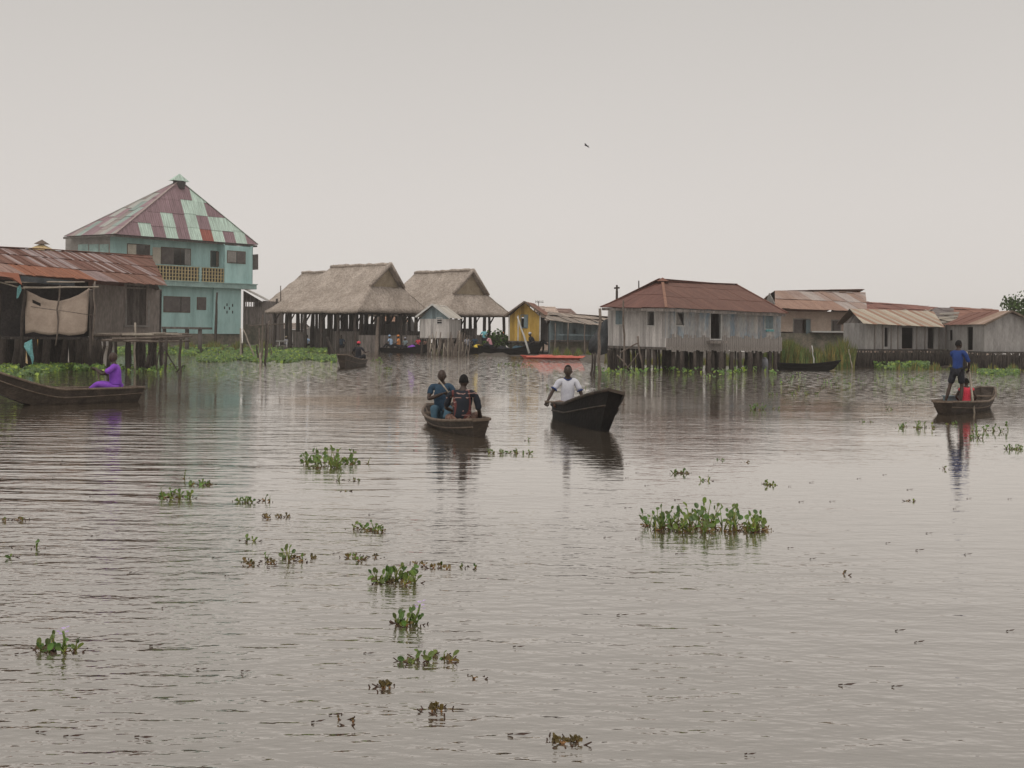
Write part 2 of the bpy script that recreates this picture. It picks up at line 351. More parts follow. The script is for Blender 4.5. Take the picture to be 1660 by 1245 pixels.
def clip(poly, ax, lim, keep_less):
    out = []
    for i in range(len(poly)):
        a, b = poly[i], poly[(i + 1) % len(poly)]
        ia = (a[ax] <= lim) if keep_less else (a[ax] >= lim); ib = (b[ax] <= lim) if keep_less else (b[ax] >= lim)
        if ia: out.append(a)
        if ia != ib:
            t = (lim - a[ax]) / (b[ax] - a[ax]); out.append((a[0] + (b[0] - a[0]) * t, a[1] + (b[1] - a[1]) * t))
    return out
def sheets(mb, pts, sw, sl, colf, lift=.02, th=.02, jag=0.0, stag=0.0):
    """roof plane pts (first two = eave, left to right) laid with tin sheets"""
    pts = [Vector(p) for p in pts]; o = pts[0]; u = (pts[1] - pts[0]).normalized(); nn = u.cross(pts[-1] - pts[0]).normalized()
    if nn.z < 0: nn = -nn
    v = nn.cross(u).normalized()
    if v.z < 0: v = -v
    uv = [((p - o).dot(u), (p - o).dot(v)) for p in pts]
    u0, u1 = min(q[0] for q in uv), max(q[0] for q in uv); v1 = max(q[1] for q in uv)
    ni, nj = math.ceil((u1 - u0) / sw), math.ceil(v1 / sl)
    offs = [random.uniform(0, stag) for _ in range(ni + 3)]
    for j in range(nj + (1 if stag else 0)):
        for i in range(-1, ni + 1):
            of = offs[i + 1]; a0, b0 = u0 + i * sw, j * sl - .06 - of
            q = clip(clip(clip(clip(uv, 0, a0, False), 0, a0 + sw, True), 1, b0, False), 1, (j + 1) * sl - of, True)
            if len(q) < 3: continue
            dl = (j % 2) * .0 + random.uniform(0, lift)
            dj = jit(jag) if j == 0 else 0
            f = lambda s, k: o + u * s[0] + v * (s[1] + (dj if s[1] < .05 and j == 0 else 0)) + nn * (k + dl + lift * (1 - (s[1] - b0) / sl))  # each sheet laps over the one below
            c = colf(i, j, ni, nj)
            mb.face([f(s, 0) for s in q], [(s[0], s[1]) for s in q], c)
            mb.face([f(s, -th) for s in reversed(q)], [(s[0], s[1]) for s in reversed(q)], c)
            for k in range(len(q)):
                a, b = q[k], q[(k + 1) % len(q)]; mb.face([f(a, 0), f(a, -th), f(b, -th), f(b, 0)], None, c)
def prism(name, mat, parent, pts, vec, uvs=None):
    pts = [Vector(p) for p in pts]; vec = Vector(vec); mb = MB(); u = (pts[1] - pts[0]).normalized()
    U = [((p - pts[0]).dot(u), p.z) for p in pts]
    mb.face(pts, U); mb.face([p + vec for p in reversed(pts)], list(reversed(U)))
    for k in range(len(pts)):
        a, b = pts[k], pts[(k + 1) % len(pts)]; mb.face([a, a + vec, b + vec, b])
    return mb.build(name, mat, parent)

# ------------------------------------------------------------------ water
def water_mat():
    m = bpy.data.materials.new('water'); m.use_nodes = True; nt = m.node_tree; N = nt.nodes; L = nt.links; bs = N['Principled BSDF']
    bs.inputs['Roughness'].default_value = .02; bs.inputs['IOR'].default_value = 1.333; bs.inputs['Specular IOR Level'].default_value = .5
    co = N.new('ShaderNodeTexCoord')
    def noise(sx_, sy_, det, rot=0.0, rough=.5):
        mp = N.new('ShaderNodeMapping'); mp.inputs['Scale'].default_value = (sx_, sy_, 1); mp.inputs['Rotation'].default_value = (0, 0, rot)
        L.new(co.outputs['Object'], mp.inputs[0])
        n = N.new('ShaderNodeTexNoise'); n.inputs['Scale'].default_value = 1; n.inputs['Detail'].default_value = det; n.inputs['Roughness'].default_value = rough
        n.noise_dimensions = '2D'
        L.new(mp.outputs[0], n.inputs['Vector']); return n.outputs[0]
    def mth(op, a, b):
        k = N.new('ShaderNodeMath'); k.operation = op
        for i, x in enumerate((a, b)):
            if isinstance(x, (int, float)): k.inputs[i].default_value = x
            else: L.new(x, k.inputs[i])
        return k.outputs[0]
    lng = noise(.2, .8, 2, .08); swell = noise(1.0, 2.8, 2, .14); mid = noise(4.0, 7.5, 2, -.08); fine = noise(10, 22, 2, .1)
    patch = noise(.035, .12, 3); ptc = N.new('ShaderNodeMapRange'); ptc.inputs[1].default_value = .38; ptc.inputs[2].default_value = .62; ptc.inputs[3].default_value = .4; ptc.inputs[4].default_value = 1.3
    L.new(patch, ptc.inputs[0])
    h = mth('ADD', mth('ADD', mth('MULTIPLY', swell, .020), mth('MULTIPLY', lng, .02)), mth('ADD', mth('MULTIPLY', mid, .0125), mth('MULTIPLY', fine, .0042)))
    h = mth('MULTIPLY', h, ptc.outputs[0])
    ln_ = N.new('ShaderNodeVectorMath'); ln_.operation = 'DISTANCE'; ln_.inputs[1].default_value = (1, 1, 0); L.new(co.outputs['Object'], ln_.inputs[0])
    nr = N.new('ShaderNodeMapRange'); nr.interpolation_type = 'SMOOTHSTEP'; nr.inputs[1].default_value = 6; nr.inputs[2].default_value = 15; nr.inputs[3].default_value = 1.0; nr.inputs[4].default_value = .34; L.new(ln_.outputs['Value'], nr.inputs[0])
    h = mth('MULTIPLY', h, nr.outputs[0])                # ruffled patch in the foreground, calmer water beyond it
    vd = N.new('ShaderNodeVectorMath'); vd.operation = 'DISTANCE'; vd.inputs[1].default_value = (-6.5, 17, 0); L.new(co.outputs['Object'], vd.inputs[0])
    mk = N.new('ShaderNodeMapRange'); mk.interpolation_type = 'SMOOTHSTEP'; mk.inputs[1].default_value = 3; mk.inputs[2].default_value = 9; mk.inputs[3].default_value = 1; mk.inputs[4].default_value = 0; L.new(vd.outputs['Value'], mk.inputs[0])
    wk = noise(.5, 2.3, 3, .12)
    h = mth('ADD', h, mth('MULTIPLY', mth('MULTIPLY', wk, .036), mk.outputs[0]))
    b = N.new('ShaderNodeBump'); b.inputs['Distance'].default_value = 1.0; b.inputs['Strength'].default_value = WATER_BUMP; L.new(h, b.inputs['Height']); L.new(b.outputs[0], bs.inputs['Normal'])
    # wavelets too small for the bump to keep far away
    mp = N.new('ShaderNodeMapping'); mp.inputs['Scale'].default_value = (3.5, 8, 1); L.new(co.outputs['Object'], mp.inputs[0])
    nf = N.new('ShaderNodeTexNoise'); nf.noise_dimensions = '2D'; nf.inputs['Scale'].default_value = 1; nf.inputs['Detail'].default_value = 1; L.new(mp.outputs[0], nf.inputs['Vector'])
    sb = N.new('ShaderNodeVectorMath'); sb.operation = 'SUBTRACT'; sb.inputs[1].default_value = (.5, .5, .5); L.new(nf.outputs['Color'], sb.inputs[0])
    ds = N.new('ShaderNodeVectorMath'); ds.operation = 'LENGTH'; L.new(co.outputs['Object'], ds.inputs[0])
    dm = N.new('ShaderNodeMapRange'); dm.inputs[1].default_value = 32; dm.inputs[2].default_value = 60; dm.inputs[3].default_value = .04; dm.inputs[4].default_value = 1; L.new(ds.outputs['Value'], dm.inputs[0])
    am = mth('MULTIPLY', dm.outputs[0], WAVELET)
    cb = N.new('ShaderNodeCombineXYZ'); cb.inputs[1].default_value = 0; cb.inputs[2].default_value = 0
    s3 = N.new('ShaderNodeSeparateXYZ'); L.new(sb.outputs[0], s3.inputs[0]); L.new(mth('MULTIPLY', s3.outputs[0], mth('MULTIPLY', am, .5)), cb.inputs[0]); L.new(mth('MULTIPLY', s3.outputs[1], am), cb.inputs[1])
    va = N.new('ShaderNodeVectorMath'); va.operation = 'ADD'; L.new(b.outputs[0], va.inputs[0]); L.new(cb.outputs[0], va.inputs[1])
    vn = N.new('ShaderNodeVectorMath'); vn.operation = 'NORMALIZE'; L.new(va.outputs[0], vn.inputs[0]); b = vn
    r = N.new('ShaderNodeValToRGB'); r.color_ramp.elements[0].color = (.085, .067, .049, 1); r.color_ramp.elements[1].color = (.11, .088, .066, 1)
    L.new(patch, r.inputs[0])
    fr = N.new('ShaderNodeFresnel'); fr.inputs['IOR'].default_value = 1.333; L.new(b.outputs[0], fr.inputs['Normal'])
    fp = mth('POWER', fr.outputs[0], .42); df = N.new('ShaderNodeBsdfDiffuse'); L.new(r.outputs[0], df.inputs['Color']); L.new(b.outputs[0], df.inputs['Normal'])
    gl = N.new('ShaderNodeBsdfGlossy'); gl.inputs['Roughness'].default_value = .02; gl.inputs['Color'].default_value = (.99, .965, .93, 1); L.new(b.outputs[0], gl.inputs['Normal'])
    mxs = N.new('ShaderNodeMixShader'); L.new(fp, mxs.inputs[0]); L.new(df.outputs[0], mxs.inputs[1]); L.new(gl.outputs[0], mxs.inputs[2])
    L.new(mxs.outputs[0], N['Material Output'].inputs['Surface'])
    MATS['water'] = m
WATER_BUMP, WAVELET = .85, .6
water_mat()
mb = MB(); mb.face([(-600, -200, 0), (600, -200, 0), (600, 1200, 0), (-600, 1200, 0)])
tag(mb.build('water', 'water'), kind='structure')

def mudbank(name, x0, x1, y0, y1, h, n=24):
    """a low uneven bank of earth just above the water"""
    mb = MB(); rows = 5
    g = [[Vector((x0 + (x1 - x0) * i / n, y0 + (y1 - y0) * j / rows + jit(.5) * (y1 - y0) * .12, (-.1 if j in (0, rows) or i in (0, n) else h * random.uniform(.6, 1.2)))) for i in range(n + 1)] for j in range(rows + 1)]
    for j in range(rows):
        for i in range(n): mb.face([g[j][i], g[j][i + 1], g[j + 1][i + 1], g[j + 1][i]], sm=True)
    return tag(mb.build(name, 'mud', merge=True), kind='structure')

# ------------------------------------------------------------------ left shed with rusty roof
S0, S1 = V2(P(-60, 500, 50.5)), V2(P(262, 500, 54.6))
t = thing('stilt_house', 'long brown stilt house with a rusty tin roof at the left edge, behind the tarp', 'house', (S0.x, S0.y, 0))
su = (S1 - S0).normalized(); sn = Vector((-su.y, su.x, 0))
zf, ze = 1.32, 3.62
dr = rect(205, 463, 237, 527, S0, S1)
Lw = (S1 - S0).length
ul = hit(150, 500, S0, S1)[0]
wl = S0 + su * ul
wall('wall', 'brown_wall', t, wl, S1, zf, 3.6, [(dr[0] - ul, dr[1] - ul, dr[2], dr[3])], z1b=3.45)
wall('wall', 'dark_wall', t, S0 + sn * .9, wl + sn * .9, zf, 3.7)  # recess wall coloured darker, its shade put into the material
wall('wall', 'dark_wall', t, S1, S1 + sn * 4, zf, 3.4)
wall('wall', 'dark_wall', t, S1 + sn * 4, S0 + sn * 4, zf, 3.4)
w = window(t, S0, S1, dr, 'brown_wall', .09, name='door_frame')
mb = MB(); mb.frame(S0 + sn * .03 + su * dr[0] + Vector((0, 0, dr[2])), su * (dr[1] - dr[0]), sn * .03, Vector((0, 0, dr[3] - dr[2]))); mb.build('door', 'dark_plank', t)
for px in (203, 240):
    mb = MB(); q = hit(px, 500, S0, S1)[0]; mb.frame(S0 + su * q - sn * .05 + Vector((0, 0, dr[2])), su * .07, sn * .04, Vector((0, 0, 1.1))); mb.build('post', 'cement', t)
mb = MB(); mb.frame(S0 + su * (dr[0] - .1) - sn * .08 + Vector((0, 0, dr[2] - .08)), su * (dr[1] - dr[0] + .25), sn * .1, Vector((0, 0, .07))); mb.build('sill', 'cement', t)
mb = MB(); mb.frame(S0 + sn * .0 + Vector((0, 0, zf - .12)), su * Lw, sn * 4.1, Vector((0, 0, .1))); mb.build('floor', 'dark_plank', t)
def shed_col(i, j, ni, nj):
    f = (i + .5) / ni
    if j == 0:
        if f < .20: return vary((1.5, 1.9, 2.1), .85, 1.05)
        if f < .47: return vary((1.35, 1.1, .85), .85, 1.1)
        if f < .56: return vary((1.6, 2.3, 2.9), .7, 1.05)
        if .76 < f < .79: return vary((1.4, 2.0, 2.4), .8, 1)
        return vary((.95, .98, .95), .8, 1.12)
    if f > .82 or f < .22: return vary((.88, .86, .84), .85, 1.15)
    return vary(random.choice([(1.7, 2.7, 3.5), (1.3, 1.8, 2.2), (.8, .78, .78), (.75, .72, .70), (1.0, 1.0, 1.05)]), .85, 1.1)  # pale strips paint highlights of the corrugation among silver and rusty tin
eL, eR = P(-50, 440, 47.3), P(270, 464, 53.6); rL = P(-50, 399, 51.5); rR = onplane(eL, eR, rL, 245, 415.5)
mb = MB(); random.seed(5)
sheets(mb, [eL, eR, rR, rL], .14, 1.75, shed_col, lift=.03, jag=.05)
eLb, eRb = rL + (rL - eL) * Vector((1, 1, 0)) + Vector((0, 0, eL.z - rL.z)), rR + (rR - eR) * Vector((1, 1, 0)) + Vector((0, 0, eR.z - rR.z))
sheets(mb, [eLb, eRb, rR, rL], .8, 1.75, lambda *a: (.8, .8, .85), lift=.02)
rf = mb.build('roof', 'rust', t)
mb = MB()
pp = [rL + Vector((0, 0, .03)), rL.lerp(rR, .35) + Vector((0, 0, .06)), rR + Vector((0, 0, .02))]
mb.beam(pp[0], pp[1], .28, .03); mb.beam(pp[1], pp[2], .28, .03); mb.build('ridge_cap', 'rust', rf)
prism('gable', 'brown_wall', t, [eR + Vector((-.35, .2, -.15)), eRb + Vector((-.35, -.2, -.15)), rR + Vector((-.25, 0, -.1))], (-.08, 0, 0))
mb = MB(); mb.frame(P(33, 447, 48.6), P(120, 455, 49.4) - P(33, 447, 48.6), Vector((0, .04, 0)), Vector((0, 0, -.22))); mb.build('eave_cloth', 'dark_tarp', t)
# folded sheet hanging off the far left eave
mb = MB(); mb.face([P(-6, 440, 47.2), P(30, 443, 47.6), P(36, 462, 47.2), P(20, 450, 46.9)], col=(1.3, 1, .8)); mb.face([P(-6, 440, 47.2), P(20, 450, 46.9), P(-6, 447, 46.6)], col=(1.3, 1, .8)); mb.build('bent_sheet', 'rust', rf)
random.seed(21)
for k in range(25):
    px = -50 + k * 8.8 + jit(3); yy = random.choice([50.2, 50.6, 51.8, 53]); q = P(px, 560, yy)
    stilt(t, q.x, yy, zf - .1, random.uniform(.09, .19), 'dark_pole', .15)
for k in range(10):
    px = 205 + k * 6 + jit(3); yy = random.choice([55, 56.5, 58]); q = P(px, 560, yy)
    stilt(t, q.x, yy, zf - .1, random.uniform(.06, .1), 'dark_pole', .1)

# pole screen in front of it, with the sagging tarp
t = thing('pole_frame', 'rickety frame of thin poles standing in front of the long brown stilt house', 'frame', W(40, 600))
Yp = 49.2
for a, b, r in (((8, 457), (137, 457), .035), ((38, 466), (160, 465), .04), ((-10, 455), (40, 468), .03)):
    pole(t, 'crossbar', P(*a, Yp - .2), P(*b, Yp - .1), r, r * .8, 'pale_pole', 5, .05)
for a, b, r in (((40, 460), (34, 604), .07), ((97, 462), (90, 560), .032), ((154, 456), (150, 560), .035), ((147, 470), (146, 600), .08), ((0, 470), (-6, 600), .09)):
    pole(t, 'post', P(*a, Yp), P(*b, Yp), r, r * .9, 'pole' if r < .05 else 'dark_pole', 5, .04)
pole(t, 'crossbar', P(50, 497, Yp - .25), P(152, 511, Yp - .25), .018, .014, 'pole', 5, .03)
# tarp mesh
top = [(40, 469), (52, 475), (66, 482), (80, 486.5), (96, 488), (112, 484), (127, 478), (140, 470), (145, 466)]
bot = [(41, 541), (54, 538), (66, 541), (80, 543), (96, 541), (112, 544), (124, 543), (136, 541), (141, 536)]
mb = MB(); nv = 12; g = []
for i in range(len(top)):
    colp = []
    for j in range(nv + 1):
        f = j / nv; px = top[i][0] + (bot[i][0] - top[i][0]) * f; py = top[i][1] + (bot[i][1] - top[i][1]) * f
        colp.append(P(px, py, Yp + .1 + .05 * math.sin(px * .09 + f * 1.5) - .08 * f * math.sin(f * 2.2)))
    g.append(colp)
for i in range(len(top) - 1):
    for j in range(nv):
        if i == 1 and j == 2: continue
        mb.face([g[i][j + 1], g[i + 1][j + 1], g[i + 1][j], g[i][j]], sm=True)
o = mb.build('tarp', 'tarp', merge=True); tag(o, 'beige tarp sagging from the thin pole frame at left', 'tarp')
md = o.modifiers.new('s', 'SOLIDIFY'); md.thickness = .015
for nm, pts, lab in (('rag', [(28, 466), (33, 462), (35, 470), (30, 482), (27, 484)], 'small teal rag tied to the pole frame above the beige tarp'),
                     ('net', [(40, 556), (52, 550), (53, 570), (55, 580), (53, 592), (50, 580), (39, 562)], 'torn teal net hanging below the left end of the beige tarp')):
    a = [P(x, y, Yp - .15) for x, y in pts]; mb = MB(); c_ = sum(a, Vector()) / len(a) + Vector((0, -.08, 0))
    for k in range(len(a)): mb.face([a[k], a[(k + 1) % len(a)], c_])
    o = mb.build(nm, 'teal_cloth', merge=True); tag(o, lab, nm); md = o.modifiers.new('s', 'SOLIDIFY'); md.thickness = .012

# jetty of poles
t = thing('jetty', 'low jetty of loose poles on thin crooked legs, beside the brown stilt house', 'jetty', W(220, 600))
random.seed(9)
for k in range(34):
    a = 150 + random.uniform(0, 70); ln = random.uniform(60, 120); yy = random.uniform(49.6, 53.8)
    z = 1.36 + random.uniform(0, .10); e = min(a + ln, 312 - random.uniform(0, 22))
    A, B = P(a, 545, yy), P(e, 545, yy + .8); A.z = z; B.z = z + .05 + jit(.03)
    pole(t, 'deck_pole', A, B, random.uniform(.03, .055), None, random.choice(['pole', 'pole', 'pale_pole']), 4, .05)
for a, b in (((178, 552), (300, 549)), ((165, 552), (216, 551)), ((200, 553), (308, 553)), ((182, 549), (312, 545))):
    pole(t, 'beam', P(*a, 49.4), P(*b, 50.4), .05, .04, 'pole', 5, .06)
for x, r, dp in ((168, .07, 0), (179, .09, 1), (187, .07, 0), (209, .11, 0), (225, .06, 1), (235, .07, .5), (245, .11, 0), (257, .035, -1), (270, .05, -1.3), (294, .055, -1.5)):
    yy = 50.8 + dp; q = P(x + jit(1), 552, yy); b = P(x - 3 + jit(3), 560, yy)
    pole(t, 'leg', (b.x, yy, -.5), (q.x, yy, 1.33), r, r * .85, 'dark_pole', 5, .05)
pole(t, 'brace', P(263, 560, 49.8), P(288, 602, 49.2), .03, .025, 'dark_pole'); pole(t, 'brace', P(284, 604, 49.2), P(297, 592, 49.6), .04, .03, 'dark_pole')
pole(t, 'brace', P(237, 596, 50.6), P(241, 576, 50.6), .07, .05, 'dark_pole')
o = pole(None, 'mooring_pole', W(218, 600) - Vector((0, 0, .3)), P(219, 523, WY(218, 600)), .045, .04, 'pale_pole'); tag(o, 'pale straight pole standing in front of the jetty', 'pole')

# ------------------------------------------------------------------ teal two storey house
A = V2(P(188, 400, 104)); B = V2(P(410, 400, 115)); C_ = V2(P(115, 400, 107.5))
u = (B - A).normalized(); n = Vector((-u.y, u.x, 0)); Z = Vector((0, 0, 1))
t = thing('two_storey_house', 'two storey teal painted house with a patchwork mauve and mint pyramid roof', 'house', (A.x, A.y, 0))
Lh = (B - A).length
rb = .9                                                # recess behind the balcony
zl = hit(330, 460, A, B)[1]; ztop = 9.5
A1, B1 = A + n * rb, B + n * rb
split = hit(363, 430, A, B)[0]
wr = [rect(207, 397, 242, 411, A1, B1), rect(262, 403, 308, 429, A1, B1), rect(342, 408, 363, 432, A1, B1)]
wr[0] = (wr[0][0], wr[0][1], wr[0][2] - .6, wr[0][3])
Bs = A1 + u * split
wall('wall', 'teal', t, A1, Bs, zl, ztop, wr, z1b=ztop)
rp_ = rect(369, 408, 397, 426, A, B)
Aw = A + u * split
h2 = (rp_[0] - split, rp_[1] - split, rp_[2], rp_[3])
wall('wall', 'teal', t, Aw, B, zl, ztop - .1, [h2])
wall('wall', 'teal', t, Aw + n * rb, Aw, zl, ztop)
wall('wall', 'teal', t, B, B + n * 7.5, zl, ztop)
wall('wall', 'cement', t, C_ + (A1 - A), A1, 0, ztop + .1)
Bk = C_ + (B - A)
wall('wall', 'cement', t, B + n * 7.5, C_ + n * rb, 0, ztop)
# teal wash over blocked openings of the left face
ul_ = (A - C_).normalized(); nl = Vector((-ul_.y, ul_.x, 0)); o0 = C_ + (A1 - A)
for x0, x1 in ((127, 143), (145, 160), (162, 176)):
    q = rect(x0, 396, x1, 412, o0, A1); mb = MB(); mb.frame(o0 + ul_ * q[0] + Z * q[2] - nl * .03, ul_ * (q[1] - q[0]), nl * .06, Z * (q[3] - q[2])); mb.build('blocked_opening', 'teal_stain', t)
# lower storey, its right end set in
B2 = V2(P(393, 500, 114.2)) + n * .5; A2 = A + n * .5
lw = [rect(266, 482, 307, 505, A2, B2), rect(320, 483, 333, 501, A2, B2)]
zb = hit(330, 541, A2, B2)[1]
wall('wall', 'teal', t, A2, B2, zb, zl, lw)
wall('wall', 'mossy', t, A2 - n * .12, B2 - n * .12 + u * .05, -.6, zb)
wall('wall', 'pale_frame', t, B2, B2 + n * 7, zb, zl); wall('wall', 'cement', t, B2, B2 + n * 7, -.6, zb)
q = hit(344, 500, A2, B2)[0]
mb = MB(); mb.frame(A2 - n * .22 + u * q + Z * zb, u * ((B2 - A2).length - q + .01), n * .2, Z * (zl - zb)); lowp = mb.build('wall_pier', 'teal', t)
for cx, cy in ((365, 494), (374, 495), (361, 499), (369, 500), (365, 506), (374, 506)):
    a = rect(cx - .8, cy - 2.2, cx + .8, cy + 2.2, A2, B2); mb = MB(); mb.frame(A2 - n * .235 + u * a[0] + Z * a[2], u * (a[1] - a[0]), n * .03, Z * (a[3] - a[2])); mb.build('slot_shade', 'dark_void', lowp)  # dark blocks on the face paint the shade inside small air slots
# ledge
mb = MB(); mb.frame(A - n * .3 + Z * (zl - .32), u * (Lh + .25), n * 1.4, Z * .42); mb.frame(A - n * .36 + Z * (zl + .1), u * (Lh + .35), n * .2, Z * .07)
mb.build('ledge', 'teal_stain', t)
q0, q1 = hit(188, 445, A, B)[0] + .1, split - .02
zr0, zr1 = zl + .17, hit(300, 432, A, B)[1]
mb = MB(); nx = int((q1 - q0) / .32); nzz = 4
for i in range(nx + 1):
    x = q0 + (q1 - q0) * i / nx; mb.frame(A + u * x + Z * zr0, u * .08, n * .08, Z * (zr1 - zr0))
for j in range(nzz + 1):
    z = zr0 + (zr1 - zr0 - .06) * j / nzz; mb.frame(A - n * .004 + u * q0 + Z * z, u * (q1 - q0), n * .088, Z * .06)
bal = mb.build('balcony_lattice', 'lattice', t)
mb = MB(); q = hit(323, 445, A, B)[0]
mb.frame(A - n * .05 + u * q + Z * zr0, u * .22, n * .2, Z * (zr1 - zr0 + .05)); mb.frame(A - n * .03 + u * (q0 - .05) + Z * zr1, u * (q1 - q0 + .05), n * .16, Z * .09)
mb.build('rail', 'teal_stain', bal)
mb = MB(); mb.frame(A + n * .15 + u * q0 + Z * zr0, u * (q1 - q0), n * .02, Z * (zr1 - zr0)); mb.build('backing', 'dark_wall', bal)
window(t, A1, B1, wr[0], 'wood_frame', .07, halves=[(0, .32, .5, 'cream'), (1, .82, -.8, 'shutter')])
window(t, A1, B1, wr[1], 'wood_frame', .08, bars=2, halves=[(0, .34, .5, 'shutter'), (1, .72, .35, 'cement')])
q = rect(247, 401, 260, 428, A1, B1); mb = MB(); mb.frame(A1 + u * q[0] - n * .05 + Z * q[2], u * (q[1] - q[0]), n * .04, Z * (q[3] - q[2])); mb.build('panel', 'cream', t)
dw = window(t, A1, B1, wr[2], 'wood_frame', .06, halves=[(1, .3, .15, 'wood_frame')], name='door')
window(t, A, B, rp_, 'wood_frame', .07, halves=[(0, .45, .12, 'cement'), (1, .48, .12, 'shutter')])
window(t, A2, B2, lw[0], 'wood_frame', .08, halves=[(0, .62, .03, 'shutter'), (.66, 1, .03, 'shutter')])
window(t, A2, B2, lw[1], 'wood_frame', .07, halves=[(0, 1, .03, 'shutter')])
# big shutter swung out on the right side
sh = window(t, B + n * .4, B + n * 2.5, (.1, 1.9, hit(400, 436, A, B)[1], hit(400, 413, A, B)[1]), 'wood_frame', .06)
mb = MB(); mb.frame(P(404, 413, 115.6), P(418.5, 412, 116) - P(404, 413, 115.6), Vector((0, .05, 0)), P(404, 438, 115.6) - P(404, 413, 115.6)); mb.build('shutter', 'shutter', sh)
mb = MB(); mb.frame(P(402, 413, 115.5), P(404, 413, 115.6) - P(402, 413, 115.5), Vector((0, .3, 0)), P(402, 435, 115.5) - P(402, 413, 115.5)); mb.build('shutter', 'wood_frame', sh)
# roof
mint, mauve, redd, gry = (.60, .76, .66), (.33, .215, .235), (.36, .12, .09), (.47, .47, .43)
pat = ['vvmvmvmrmvmv', 'vvvvmvmvmmmm', 'vvvvvvmmvvvv', 'vvvvvvvmmmmm', 'vvvvvvvmmmmm', 'vvvvvvvmmmmm']
RC, RR, RLp = P(186, 379.5, 103), P(418, 397, 115.8), P(104, 383.5, 107)
RB = RLp + (RR - RC); RB.z = RR.z
TOP = P(298, 296, 112.5); TOP.y = 111.0
nf = {'m': mint, 'v': mauve, 'r': redd}
def front(i, j, ni, nj):
    s = pat[min(j, 5)]; k = nf[s[max(0, min(i, 11))]]; b = random.uniform(.9, 1.08); return tuple(x * b for x in k)
def side(i, j, ni, nj): return vary(random.choice([mauve, mauve, gry, (.34, .42, .38), (.36, .3, .28)]), .85, 1.1)
random.seed(2)
mb = MB(); fl = (RR - RC).length
sheets(mb, [RC, RR, TOP], fl / 12, (TOP - (RC + RR) / 2).length / 4.3, front, lift=.03, stag=.3); sheets(mb, [RLp, RC, TOP], .8, 1.7, side, lift=.03, stag=.9)
sheets(mb, [RR, RB, TOP], .8, 1.7, side, lift=.03); sheets(mb, [RB, RLp, TOP], .8, 1.7, side, lift=.03)
rf = mb.build('roof', 'painted_tin', t)
mb = MB()
for a in (RC, RR, RLp, RB): mb.beam(a + Z * .05, TOP + Z * .05, .22, .04, col=(.42, .33, .31) if a is RC else (.5, .55, .5))
mb.build('ridge_cap', 'painted_tin', rf)
mb = MB()
for a, b in ((RC, RR), (RLp, RC), (RR, RB)): mb.beam(a - Z * .12 + n * .12, b - Z * .12 + n * .12, .06, .16)
mb.build('fascia', 'dark_plank', t)
mb = MB(); s_ = .78
for (a, b) in ((RC, RR), (RLp, RC), (RR, RB), (RB, RLp)):
    k = lambda p: TOP + Vector(((p.x - TOP.x), (p.y - TOP.y), 0)).normalized() * .95 + Z * -.05
    sheets(mb, [k(a), k(b), TOP + Z * .62], .5, 1.5, lambda *q: mint, lift=.01)
mb.build('roof_cap', 'painted_tin', rf)
mb = MB(); q = TOP - Z * .5
mb.frame(TOP + Vector((-.45, -.45, -.75)), (.9, 0, 0), (0, .9, 0), (0, 0, .68)); mb.build('vent', 'dark_wall', rf)

# lean-to against the teal house
t = thing('lean_to', 'dark plank lean-to with a sloping roof, against the right side of the teal house', 'shed', V2(P(395, 560, 117)))
a, b = V2(P(395, 500, 117)), V2(P(427, 500, 118.5))
wall('wall', 'skirt_plank', t, a, b, 2.2, 5.4, [rect(398, 489, 424, 497, a, b)], z1b=4.35); wall('wall', 'mossy', t, a, b + Vector((.2, 0, 0)), -.5, 2.2)
wall('wall', 'skirt_plank', t, b, b + Vector((1, 5, 0)), -.5, 4.5); wall('wall', 'dark_plank', t, a + Vector((0, 5, 0)), b + Vector((0, 5, 0)), -.5, 4.5)
mb = MB()
for k in range(7): q = a.lerp(b, .1 + k * .12); mb.frame(q + Vector((0, .12, 3.6)), (.08, 0, 0), (0, .05, 0), (0, 0, .75))
mb.build('slats', 'skirt_plank', t)
mb = MB(); sheets(mb, [P(394, 469, 115), P(432, 488, 116.5), P(436, 488, 123) , P(400, 468, 123)], .8, 2, lambda *k: (.75, .72, .68), lift=.03); mb.build('roof', 'pale_tin', t)

